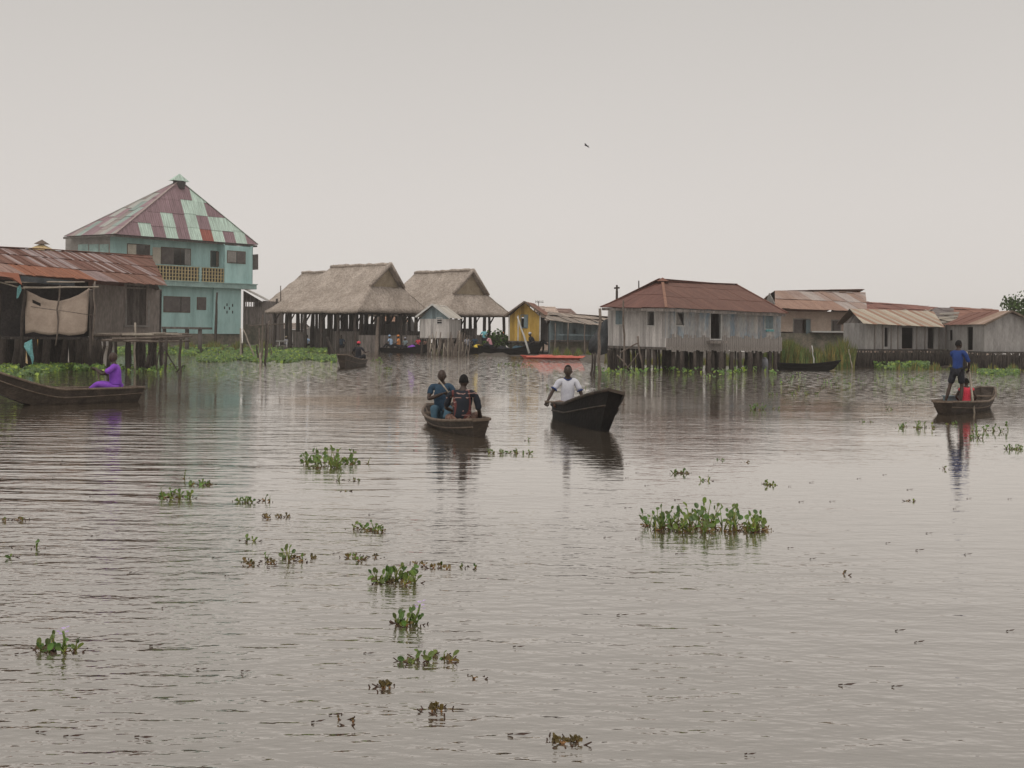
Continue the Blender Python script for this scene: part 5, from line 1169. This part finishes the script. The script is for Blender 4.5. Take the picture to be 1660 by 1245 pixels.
tiny(678, 567, 98.8, 'trader in dark red right of the purple sack', 'red_cloth', 140, 'black_cloth', s=.85)
tiny(553, 561, 100, 'dark clothed person under the middle of the tallest thatched roof', 'blue_shirt', 190, s=1.0)
tiny(484, 561, 114, 'person in a bright yellow shirt at the far left market end', 'yellow_cloth', 40, s=1.15)
tiny(496, 561, 113, 'person in a light blue shirt beside the one in yellow', 'lightblue_cloth', -20, s=1.15, lean=(0, .1))
tiny(464, 560, 118, 'person in a straw hat left of the one in yellow', 'grey_cloth', 60, 'straw', s=1.0)
tiny(1231, 598, 62.5, 'dark figure sitting low in a boat behind the right stilts of the brown roofed house', 'black_cloth', 100, s=.75)
# goods in the market boats
random.seed(90)
for k, (px, py, Y, m_, sz, lab) in enumerate(((668, 564, 98, 'purple', (.4, .3, .22), 'purple sack in the loaded pirogue, left of the white capped trader'), (676, 568, 97.6, 'blue_shirt', (.45, .3, .25), 'dark blue bundle in the middle of the loaded pirogue'),
        (776, 563, 98, 'yellow_cloth', (.5, .3, .2), 'yellow bundle in the pirogue whose bow points left'), (772, 566, 98.2, 'purple', (.35, .3, .2), 'small purple bundle in the pirogue whose bow points left'),
        (840, 566, 91.8, 'denim', (.5, .3, .25), 'blue grey bundle in the long loaded pirogue'), (815, 567, 92, 'black_cloth', (.6, .3, .25), 'black bundle in the long loaded pirogue, right of the trader in white and pink'),
        (1289, 600, 60.2, 'white_cloth', (.15, .12, .1), 'small white bag in the narrow pirogue by the reeds, the left one of two'), (1316, 598.5, 60.2, 'white_cloth', (.2, .14, .12), 'white bag in the narrow pirogue by the reeds, the right one of two'),
        (1239, 592, 62.5, 'white_cloth', (.2, .2, .35), 'white sack in the boat behind the right hand stilts of the brown roofed house'))):
    mb = MB(); c_ = P(px, py, Y); ph = random.uniform(0, 6)
    mb.ball(c_, sz, 12, 8, lambda p, d: p * (1 + .12 * math.sin(5 * d.x + ph) + .1 * math.sin(7 * d.y - ph))); mb.tube([c_ + Z * sz[2] * .9, c_ + Z * sz[2] * 1.15], [.06, .1], 7)
    o = mb.build('bundle', m_); tag(o, lab, 'bundle')
# orange covered boat
t, _ = boat('covered_boat', 'long low boat covered by a bright orange sheet, moored in front of the blue hut', P(953, 582, 80), P(852, 582, 81), 1.0, .10, .10, .2, thw=0, inner=False, mat='orange')
t['category'] = 'boat'
mb = MB(); A, B = P(853, 575, 80.7), P(950, 575, 79.7); nn = 30; prev = None
for i in range(nn + 1):
    f = i / nn; c_ = A.lerp(B, f); hgt = .20 * math.sin(math.pi * min(1, f * 2.2 + .12) / 2) * (1 - .45 * f) + jit(.015); wd = .42 * math.sin(math.pi * (f * .9 + .05)) + .1; hgt *= (1 - .25 * (abs((f * 3) % 1 - .5) < .12))
    row = [Vector((c_.x, c_.y - wd, .10)), Vector((c_.x, c_.y - wd * .6, .12 + hgt * .8)), Vector((c_.x, c_.y, .12 + hgt)), Vector((c_.x, c_.y + wd * .6, .12 + hgt * .8)), Vector((c_.x, c_.y + wd, .10))]
    if prev:
        for k in range(4): mb.face([prev[k], row[k], row[k + 1], prev[k + 1]], sm=True)
    prev = row
mb.build('cover', 'orange', t, merge=True)

# ------------------------------------------------------------------ free standing posts and poles
for (a, b, r, Yf, m_, lab) in (
    ((352, 474), (349, 566), .13, 0, 'dark_pole', 'thick dark post with a ragged top, in front of the teal house wall'),
    ((613, 514), (610, 577), .13, 0, 'pole', 'stout forked post rising from the water with weed round its foot'),
    ((601, 504), (582, 566), .06, 0, 'pale_pole', 'pale pole leaning right against the eave of the tallest thatched hall'),
    ((545, 498), (550, 566), .07, 0, 'pale_pole', 'pale upright pole under the middle of the tallest thatched roof'),
    ((521, 496), (524, 567), .06, 0, 'pole', 'thin grey pole just left of the pale upright one under the thatch'),
    ((492, 478), (491, 562), .05, 0, 'pole', 'thin pole crossing the left slope of the tallest thatched roof'),
    ((455, 463), (454, 566), .06, 0, 'pole', 'tallest thin pole between the teal house and the thatched halls'),
    ((449, 484), (444, 566), .13, 0, 'dark_pole', 'stout leaning post beside the tallest thin pole'),
    ((439, 510), (441, 566), .05, 0, 'pole', 'short grey pole left of the stout leaning post'),
    ((658, 500), (660, 566), .06, 0, 'pale_pole', 'pale pole left of the small grey gabled hut'),
    ((530, 546), (545, 578), .14, 0, 'dark_pole', 'short dark post leaning left, behind the bow of the weathered pirogue'),
    ((839, 513), (858, 566), .08, 88, 'pale_frame', 'white pole leaning across the front of the yellow hut'),
    ((1316, 560), (1322, 594), .035, 66, 'pale_frame', 'thin white stick leaning in the reeds'),
    ((1376, 566), (1382, 590), .035, 66, 'pale_pole', 'thin pale stick leaning right of the reeds'),
    ((390, 532), (391, 582), .06, 0, 'pale_pole', 'pale forked stake in the weed right of the teal house'),
    ((394, 533), (418, 583), .045, 69, 'pale_pole', 'slanting stick leaning on the bundle of stakes right of the teal house'),
    ((394, 556), (392, 580), .06, 0, 'dark_pole', 'short black stake among the weed right of the teal house'),
    ((426, 510), (424, 588), .05, 0, 'pole', 'tallest stake of the bundle right of the teal house'),
    ((432, 524), (430, 590), .06, 0, 'dark_pole', 'dark stake of the bundle right of the teal house'),
    ((436, 520), (432, 586), .045, 0, 'pole', 'thin brown stake of the bundle right of the teal house'),
    ((420, 532), (423, 590), .05, 0, 'pole', 'left stake of the bundle right of the teal house'),
    ((416, 560), (421, 586), .06, 0, 'dark_pole', 'short leaning dark stake left of the bundle'),
    ((438, 560), (442, 582), .04, 0, 'pole', 'short stake right of the bundle'),
    ((422, 572), (422, 592), .07, 0, 'pale_pole', 'short pale stub at the foot of the bundle of stakes')):
    Y = Yf or WY(*b); A = P(*a, Y); B = P(*b, Y) if Yf else W(*b); o = pole(None, 'stake' if A.z < 2.2 else 'mooring_pole', B - Z * .3, A, r, r * .7, m_, 6, .025); tag(o, lab, 'stake' if A.z < 2.2 else 'pole')
o = pole(None, 'crossbar', P(404, 528, 64), P(463, 525, 68), .03, .025, 'pole', 6, .05); tag(o, 'thin horizontal stick tied across the stakes between the teal house and the thatched halls', 'stick')
t = thing('landing_stage', 'small plank landing stage on white legs at the far left market end', 'landing stage', W(455, 566))
mb = MB(); a, b = P(444, 554, 108), P(478, 554, 110); mb.frame(a, b - a, (0, 1.5, 0), (0, 0, .1)); mb.build('deck', 'pale_frame', t)
for px in (444.5, 453, 465, 477): q = P(px, 560, 108.5); pole(t, 'leg', (q.x, q.y, -.3), (q.x, q.y, a.z), .05, None, 'pale_frame', 2, .01)
# low concrete bench-like slab beside the platform, in front of the teal house
t = thing('platform', 'low brown platform on stubby legs between the jetty and the teal house', 'platform', W(300, 575))
mb = MB(); a, b = P(262, 529.5, 84), P(327, 530.5, 84); mb.frame(a + Z * -.15, b - a, (0, 3, 0), (0, 0, .15)); mb.build('deck', 'dark_plank', t)
for px in (266, 303, 324): q = P(px, 560, 84.3); mb = MB(); mb.tube([(q.x, q.y, -.3), (q.x, q.y, a.z - .1)], .14, 8); mb.build('leg', 'dark_plank', t)
# bird
t = thing('bird', 'small dark bird gliding high in the empty sky', 'bird', P(951, 236, 95)); c_ = P(950.5, 236, 95)
mb = MB(); mb.tube([c_ + Vector((-.16, 0, .05)), c_ + Vector((-.1, 0, .035)), c_, c_ + Vector((.1, 0, -.03)), c_ + Vector((.2, 0, -.045))], [.012, .045, .055, .03, .02], 8); mb.build('body', 'black_cloth', t)
for sg in (-1, 1):
    mb = MB(); r0 = c_ + Vector((-.06, sg * .03, .03)); m1_ = c_ + Vector((-.02 + .13 * sg, sg * .2, .10 * -sg + .03)); tp = c_ + Vector((.05 + .23 * sg, sg * .33, -.13 * sg))
    mb.face([r0, r0 + Vector((.12, 0, -.02)), m1_ + Vector((.1, 0, -.02)), m1_]); mb.face([m1_, m1_ + Vector((.1, 0, -.02)), tp]); o = mb.build('wing', 'black_cloth', t); md = o.modifiers.new('s', 'SOLIDIFY'); md.thickness = .012
# tree at the right edge
def tree(lab, base, h, cr, n=2600, seed=1):
    random.seed(seed); t = thing('tree', lab, 'tree', base); mb = MB(); b = Vector(base)
    tips = []
    mb.tube([b, b + Z * h * .3 + Vector((.1, 0, 0)), b + Z * h * .55], [.22, .17, .12], 8)
    for k in range(9):
        a = k * 2.4; z0 = h * random.uniform(.3, .55); e = b + Vector((math.cos(a) * cr * .7, math.sin(a) * cr * .7, h * random.uniform(.55, .95))); mb.tube([b + Z * z0, (b + Z * z0).lerp(e, .5) + Z * .2, e], [.1, .06, .025], 6); tips.append(e)
    tips += [b + Z * h * .9, b + Z * h * .7]
    mb.build('trunk', 'pole', t); mb = MB()
    blobs = [(e + Vector((jit(.4), jit(.4), jit(.3))), random.uniform(.5, .95) * cr * .45) for e in tips for _ in range(2)]
    for k in range(n):
        c0, r = random.choice(blobs); d = Vector((random.gauss(0, 1), random.gauss(0, 1), random.gauss(0, 1))).normalized() * r * random.uniform(.55, 1.08) ; p = c0 + d
        a = Vector((jit(1), jit(1), jit(1))).normalized() * random.uniform(.12, .24); q = a.cross(Vector((jit(1), jit(1), jit(1)))).normalized() * random.uniform(.06, .12); c = random.uniform(.65, 1.3)
        mb.face([p, p + a * .5 + q, p + a, p + a * .5 - q], col=(c, c, c * .9))
    mb.build('crown', 'foliage', t)
tree('leafy green tree cut by the right edge, behind the gabled tin hut', V2(P(1675, 560, 95)), 4.9, 2.1, seed=5)
tree('second leafy tree just outside the right edge behind the gabled tin hut', V2(P(1720, 560, 99)), 5.3, 2.6, seed=6)
tree('dark shrub growing between the small grey hut and the yellow hut', V2(P(806, 566, 94)), 1.5, 1.0, n=900, seed=7)

# ------------------------------------------------------------------ water plants
def leaf(ml, ms, base, tip, r, col, face_dir=None, br=False):
    base, tip = Vector(base), Vector(tip); m = base.lerp(tip, .5) + Vector((jit(.15), jit(.15), .12)) * (tip - base).length * .6
    w = max(.0032, r * .09)
    ms.tube([base, m, tip], [w * 1.9, w * 1.2, w * .8], 5, col=col)
    nrm = face_dir or Vector((jit(1), -random.uniform(.1, 1), random.uniform(.1, .9))).normalized()
    up = (tip - m).normalized(); up = (up - nrm * up.dot(nrm)); up = up.normalized() if up.length > .01 else Vector((0, 0, 1)); sd = up.cross(nrm)
    c = tip + up * r * .85; rim = []
    for k in range(9):
        a = k * 2 * math.pi / 9 + .35; rr = r * (1 + .08 * math.cos(2 * a)) * (1.0 if not br else random.uniform(.5, 1)); rim.append(c + up * math.cos(a) * rr * -1.05 + sd * math.sin(a) * rr * .92 + nrm * r * .22 * (abs(math.sin(a))))
    for k in range(9): ml.face([c, rim[k], rim[(k + 1) % 9]], col=col, sm=True)
def clump(px, py, w, h, n, lab, brown=.15, flower=False, seed=None, cat='water plant', depth=None, name='water_hyacinth', lr=1.0, group=None):
    """px, py: middle of the waterline; w, h in picture pixels"""
    random.seed(int(px * 7 + py) if seed is None else seed)
    c = W(px, py); s = unroll(px, py)[1] / CH; w, h = w / s, h / s
    t = thing(name, lab, cat, c, group); ml, ms, mr = MB(), MB(), MB()
    dp = depth if depth else min(w * .45, .5)
    for k in range(n):
        f = (k + .5) / n if n > 1 else .5
        b = c + Vector(((f - .5) * w * .92 + jit(w / n * .4), jit(dp) * math.sin(math.pi * (.12 + .76 * f)), 0)); hh = h * (.45 + .55 * math.sin(math.pi * (.12 + .76 * f)) ** .6) * random.uniform(.7, 1.05)
        for q in range(random.choice((4, 5, 6)) if n > 2 else 3):
            a = random.uniform(0, 2 * math.pi); isb = random.random() < brown
            k_ = random.uniform(.3, 1) * (.35 if isb else 1); r = min(max(.017, h * .15), .045) * random.uniform(.65, 1.15) * lr
            tip = b + Vector((math.cos(a) * hh * random.uniform(.1, .42), math.sin(a) * hh * random.uniform(.1, .4), max(.008, 1.05 * hh * k_ - r * 1.5)))
            g = random.uniform(.6, 1.3); col = (1.5 * g, .55 * g, .8 * g) if isb else (g * random.uniform(.85, 1.5), g, g * .8)
            leaf(ml, ms, b, tip, r, col, br=isb)
        for q in range(3): a = random.uniform(0, 6.3); mr.tube([b + Vector((jit(.05), jit(.05), -.03)), b + Vector((math.cos(a) * .07, math.sin(a) * .07, random.uniform(.0, .015)))], [.006, .003], 4)
    ml.absorb(ms, 1); ml.absorb(mr, 2); ml.build('foliage', ['leaf', 'stalk', 'root'], t)
    if flower:
        fx, fz = flower; mb = MB(); b = c + Vector((fx / s * .5, 0, 0)); tp = c + Vector((fx / s, -.03, fz / s)); ms2 = MB(); ms2.tube([b, b.lerp(tp, .5) + Vector((.01, 0, .01)), tp], [.008, .007, .006], 5); fl = ms2.build('flower_stem', 'stalk', t)
        for k in range(9):
            a = k * 2.4; p = tp + Vector((math.cos(a) * .012, math.sin(a) * .012, (k / 9 - .5) * .05)); d = Vector((math.cos(a), math.sin(a), .3)) * .022; e = Vector((-math.sin(a), math.cos(a), 0)) * .014
            mb.face([p, p + d * .6 + e, p + d, p + d * .6 - e])
        mb.build('flower', 'flower', fl)
    return t
clump(1146, 856, 208, 39, 46, 'largest clump of green water hyacinth, right of centre on the open water', .28, seed=1, depth=.38, lr=.78)
clump(534, 752, 92, 24, 20, 'dense bright green hyacinth clump below and left of the two men in the pirogue', .08, depth=.5)
clump(640, 944, 72, 34, 10, 'upright green hyacinth clump with dark stems, below a string of brown scraps', .1, depth=.12)
clump(657, 1012, 42, 30, 5, 'hyacinth clump with one small lilac flower on a long slanting stem', .1, flower=(24, 34), depth=.06)
clump(692, 1070, 88, 22, 7, 'loose hyacinth clump with drooping brown and green leaves, lowest of the middle column', .5, depth=.08)
clump(97, 1055, 66, 28, 6, 'hyacinth with a pale lilac flower standing upright, lower left', .2, flower=(8, 34), depth=.07)
clump(916, 1204, 50, 18, 5, 'dark brown withered hyacinth near the bottom edge', .95, depth=.05)
clump(283, 808, 62, 18, 8, 'flat green hyacinth clump left of centre, on the rippled water', .25)
clump(326, 785, 40, 9, 6, 'thin row of small leaves just above the flat green clump at left', .3)
clump(399, 814, 32, 11, 4, 'small pair of dark green tufts right of the flat green clump', .1)
clump(436, 812, 20, 16, 2, 'single hyacinth with bent bare stalks beside the pair of dark tufts', .6, lr=.6)
clump(446, 838, 48, 8, 4, 'low black tangle of weed in the left middle of the water', .95)
clump(598, 860, 60, 18, 6, 'small green and brown hyacinth tuft above the string of brown scraps', .35)
clump(404, 876, 22, 12, 2, 'tiny hyacinth with three leaves, left of the string of scraps', .2)
clump(484, 905, 60, 26, 5, 'sparse hyacinth with one tall round leaf in the string of scraps', .55)
clump(420, 912, 70, 12, 6, 'left end of the string of scraps, red brown leaves lying flat', .9)
clump(585, 905, 52, 8, 5, 'middle of the string of scraps, small dark leaves', .8)
clump(700, 918, 70, 7, 5, 'right end of the string of scraps, thin brown bits', .95)
clump(757, 920, 34, 14, 2, 'three thin stalks with tiny leaves, right of the upright green clump', .2, lr=.6)
clump(60, 888, 8, 20, 1, 'single round leaf on a thin stalk at the left edge of the water', 0)
clump(26, 843, 34, 6, 3, 'flat brown bits of weed near the left edge', .8)
clump(12, 905, 10, 7, 1, 'tiny green sprout at the left edge, lowest of three', 0)
clump(1104, 768, 34, 14, 5, 'brown and yellow tuft above the largest clump', .55)
clump(1141, 779, 16, 12, 2, 'tiny green tuft between the brown tuft and the largest clump', .1)
clump(1247, 786, 16, 12, 3, 'compact little dark green tuft above the right end of the largest clump', .05)
clump(1211, 750, 10, 10, 1, 'tiny stalk with one red brown leaf above the largest clump', 1)
clump(1166, 746, 14, 4, 2, 'tiny flat green speck of weed left of the red brown leaf', .2)
clump(1228, 664, 26, 12, 5, 'small green tuft in front of the brown roofed stilt house', .05)
clump(1258, 663, 12, 6, 2, 'tiny tuft just right of the small green tuft near the stilt house', .3)
clump(1305, 640, 54, 7, 8, 'long low row of green weed, right of the stilt house', .1, depth=.3)
clump(1252, 640, 18, 7, 3, 'tiny bright tuft left of the long low row of weed', .1)
clump(1484, 694, 64, 12, 9, 'spread of small tufts left of the standing man and his reflection', .2)
clump(1545, 688, 20, 8, 3, 'small tuft in the reflection of the standing man', .1)
clump(1602, 700, 62, 12, 8, 'row of tufts with one tall round leaf, below the small pirogue', .2)
clump(1582, 710, 26, 10, 5, 'second row of small tufts just below the small pirogue', .15)
clump(1643, 728, 28, 9, 6, 'compact dark green tuft at the right edge', .05)
clump(1634, 698, 8, 16, 1, 'single tall leaf on a stalk at the right end of the row of tufts', 0)
clump(1443, 664, 14, 7, 2, 'tiny weed scrap left of the small pirogue', .3)
clump(1405, 684, 16, 6, 2, 'faint pair of leaves left of the spread of small tufts', .3)
clump(1528, 760, 8, 6, 1, 'single dark sprig in the open water below the small pirogue', .3)
clump(1474, 812, 16, 8, 2, 'little dark scrap with a bent stalk in the right half of the water', .9, lr=.6)
clump(1367, 930, 6, 5, 1, 'single dark leaf alone in the lower right water', 1)
clump(824, 735, 78, 10, 9, 'trailing row of weed right of the two men reflection', .2, depth=.1)
clump(855, 715, 14, 9, 1, 'bent sprig above the right end of the trailing row of weed', .2, lr=.6)
clump(836, 594, 64, 7, 14, 'yellow green drifting weed in front of the orange covered boat', .1, depth=.6)
clump(887, 630, 12, 7, 2, 'tiny sprig at the left hand of the man in white', .1)
clump(945, 630, 10, 5, 1, 'tiny sprig between the man in white and the stilt house', .1)
clump(612, 587, 18, 10, 6, 'green weed round the foot of the stout forked post', .05, depth=.5)
clump(630, 599, 18, 7, 4, 'small weed tuft right of the man in the red cap', .1)
clump(443, 594, 40, 4, 5, 'low scraps of weed below the bundle of stakes', .2)
clump(555, 778, 20, 14, 1, 'bent sprig with a curled leaf, below the dense bright green clump', .3, lr=.7)
clump(578, 779, 20, 5, 2, 'dark flat scrap below the dense bright green clump', .8)
clump(598, 752, 8, 12, 1, 'tiny upright sprig right of the dense bright green clump', .2, lr=.6)
clump(560, 797, 12, 8, 1, 'little dark spike of weed below the bent sprig', .6, lr=.6)
clump(298, 776, 6, 16, 1, 'thin upright sprig above the flat green clump at left', .4, lr=.6)
clump(768, 1100, 8, 10, 1, 'thin crooked twig poking out of the water, right of the middle column', 1, lr=.5)
clump(626, 1116, 22, 6, 3, 'flat red brown leaf cluster below the middle column', 1)
clump(706, 1152, 26, 4, 3, 'two flat red brown scraps above the bottom edge', 1)
clump(562, 1168, 34, 5, 2, 'thin twig lying flat on the water near the bottom edge', 1, lr=.4)
# unremarkable scraps
random.seed(123)
for k in range(90):
    px, py = random.choice(((random.uniform(20, 1640), random.uniform(700, 1235)), (random.uniform(980, 1640), random.uniform(640, 900))))
    c = W(px, py); mb = MB(); L_s = random.uniform(.015, .04); a = jit(.5)
    d = Vector((math.cos(a), math.sin(a) * .6, 0)) * L_s; e = Vector((-d.y, d.x, 0)) * .35
    mb.face([c - d + Z * .004, c + e * .8 - d * .2 + Z * .008, c + d + Z * .012, c - e + d * .1 + Z * .006]); mb.tube([c - d * 1.6 + Z * .004, c - d + Z * .007], .003, 4)
    o = mb.build('weed_scrap', 'root', org=c); tag(o, 'tiny dark scrap of weed adrift on the open water', 'weed scrap', 'tiny scraps of weed adrift on the open water')
    o['label'] = 'tiny dark scrap of weed adrift on the open water'
def weedmat(x0, x1, y0, y1, n, lab_name='weed_mat', h=.28, r=.085, seed=1, edge=None, yel=.25, mat='leaf'):
    random.seed(seed); mb = MB()
    for k in range(n):
        px = random.uniform(x0, x1); f = random.betavariate(1.4, 1.4)
        if math.sin(px * .21 + f * 7) + .9 * math.sin(px * .067 + f * 3 + seed) + jit(.5) < -.75: continue
        top = y0 + (edge(px)[0] if edge else 0); bot = y1 + (edge(px)[1] if edge else 0)
        if bot <= top: continue
        py = top + (bot - top) * f + 1.2 * math.sin(px * .11) ; c = W(px, py)
        z = random.uniform(.02, h) * (1 if random.random() < .6 else .5); nrm = Vector((jit(1), -random.uniform(.0, .8), random.uniform(.3, 1))).normalized(); rr = r * random.uniform(.6, 1.2)
        a_ = nrm.cross(Vector((0, 0, 1))).normalized(); b_ = nrm.cross(a_); c = c + Z * z; g = random.uniform(.6, 1.35)
        col = (g * 2.2, g * 1.7, g * .9) if random.random() < yel else (g, g, g)
        mb.face([c + a_ * math.cos(q * 1.047) * rr + b_ * math.sin(q * 1.047) * rr for q in range(6)], col=col)
        if random.random() < .4: mb.face([c - a_ * .008 - Z * z, c + a_ * .008 - Z * z, c + a_ * .008, c - a_ * .008], col=col)
    o = mb.build(lab_name, mat); tag(o, kind='stuff'); return o
weedmat(-20, 168, 594, 611, 4500, seed=1, h=.22, r=.075, edge=lambda x: (2 if x > 100 else 0, -4 + 6 * math.sin(x * .03 + 1)))
weedmat(150, 300, 594, 603, 420, seed=2, h=.12, r=.06, edge=lambda x: (jit(3), jit(3)))
weedmat(190, 440, 562, 576, 15000, seed=3, h=.35, r=.10)
weedmat(320, 545, 577, 590, 12000, seed=4, h=.22, r=.085, edge=lambda x: ((x - 320) * .008 + 4 * (x < 400) * math.sin(x * .2), -3 + 2 * math.sin(x * .06)))
weedmat(440, 530, 566, 578, 3500, seed=5, h=.28, r=.09, edge=lambda x: (0, -(x - 440) * .08))
weedmat(1416, 1506, 588, 600, 3600, seed=6, h=.35, r=.08, edge=lambda x: (abs(x - 1460) * .05, -abs(x - 1460) * .07), yel=.28)
weedmat(1585, 1652, 600, 611, 1500, seed=7, h=.15, r=.07, edge=lambda x: (abs(x - 1618) * .12, -abs(x - 1618) * .1), yel=.15)
weedmat(965, 1262, 600, 613, 420, seed=8, h=.22, r=.07, edge=lambda x: (jit(3), -6 + 6 * math.sin(x * .045)), yel=.3)
weedmat(1262, 1660, 606, 626, 210, seed=9, h=.07, r=.04, yel=.2)
# reeds
def reeds(x0, x1, y0, Yr, top, n, seed, lab=None):
    random.seed(seed); mb = MB()
    for k in range(n):
        px = random.uniform(x0, x1); Y = random.uniform(*Yr); b = P(px, y0, Y); b.z = 0; hgt = (top(px)) * random.uniform(.45, 1.05); ln = Vector((jit(.22), jit(.2), 0)) * hgt; w = random.uniform(.012, .026); g = random.uniform(.55, 1.4); cl = (g * random.choice((1, 1.4, 1.9)), g * 1.1, g)
        m = b + ln * .35 + Z * hgt * .55; e = b + ln + Z * hgt; s_ = Vector((w, w * jit(.6), 0)); mb.face([b - s_, b + s_, m + s_ * .9, m - s_ * .9], col=cl); mb.face([m - s_ * .9, m + s_ * .9, e], col=cl)
    o = mb.build('reeds', 'reed'); tag(o, kind='stuff')
reeds(1262, 1300, 600, (62, 70), lambda x: 1.6 - abs(x - 1275) * .02, 2600, 1)
reeds(1295, 1385, 600, (66, 71), lambda x: .9 + .6 * (x > 1340) * (1 - abs(x - 1365) / 40) + .25 * math.sin(x * .3), 3600, 2)
reeds(980, 1230, 585, (69, 71.5), lambda x: .6 + .25 * math.sin(x * .13), 1000, 11)
reeds(1225, 1262, 590, (66, 70), lambda x: 1.0, 700, 3)
reeds(700, 722, 575, (90.5, 93), lambda x: .5, 160, 4)
reeds(890, 990, 575, (84, 86.5), lambda x: .5 + .3 * math.sin(x * .35), 1200, 5)
reeds(240, 440, 560, (92, 98), lambda x: .7 + .3 * math.sin(x * .15), 2000, 6)
reeds(1440, 1660, 590, (63, 65.4), lambda x: .25 + .2 * math.sin(x * .2), 600, 7)

# ------------------------------------------------------------------ haze in the air
def haze_box(density):
    m = bpy.data.materials.new('haze'); m.use_nodes = True; nt = m.node_tree; nt.nodes.clear()
    o = nt.nodes.new('ShaderNodeOutputMaterial'); v = nt.nodes.new('ShaderNodeVolumePrincipled'); v.inputs['Density'].default_value = density
    v.inputs['Color'].default_value = (.93, .90, .88, 1); v.inputs['Anisotropy'].default_value = 0.1; nt.links.new(v.outputs[0], o.inputs['Volume']); MATS['haze'] = m
    mb = MB(); mb.frame((-620, -220, -1.5), (1240, 0, 0), (0, 1440, 0), (0, 0, 22)); ob = mb.build('haze', 'haze'); tag(ob, kind='stuff')
haze_box(.00055)
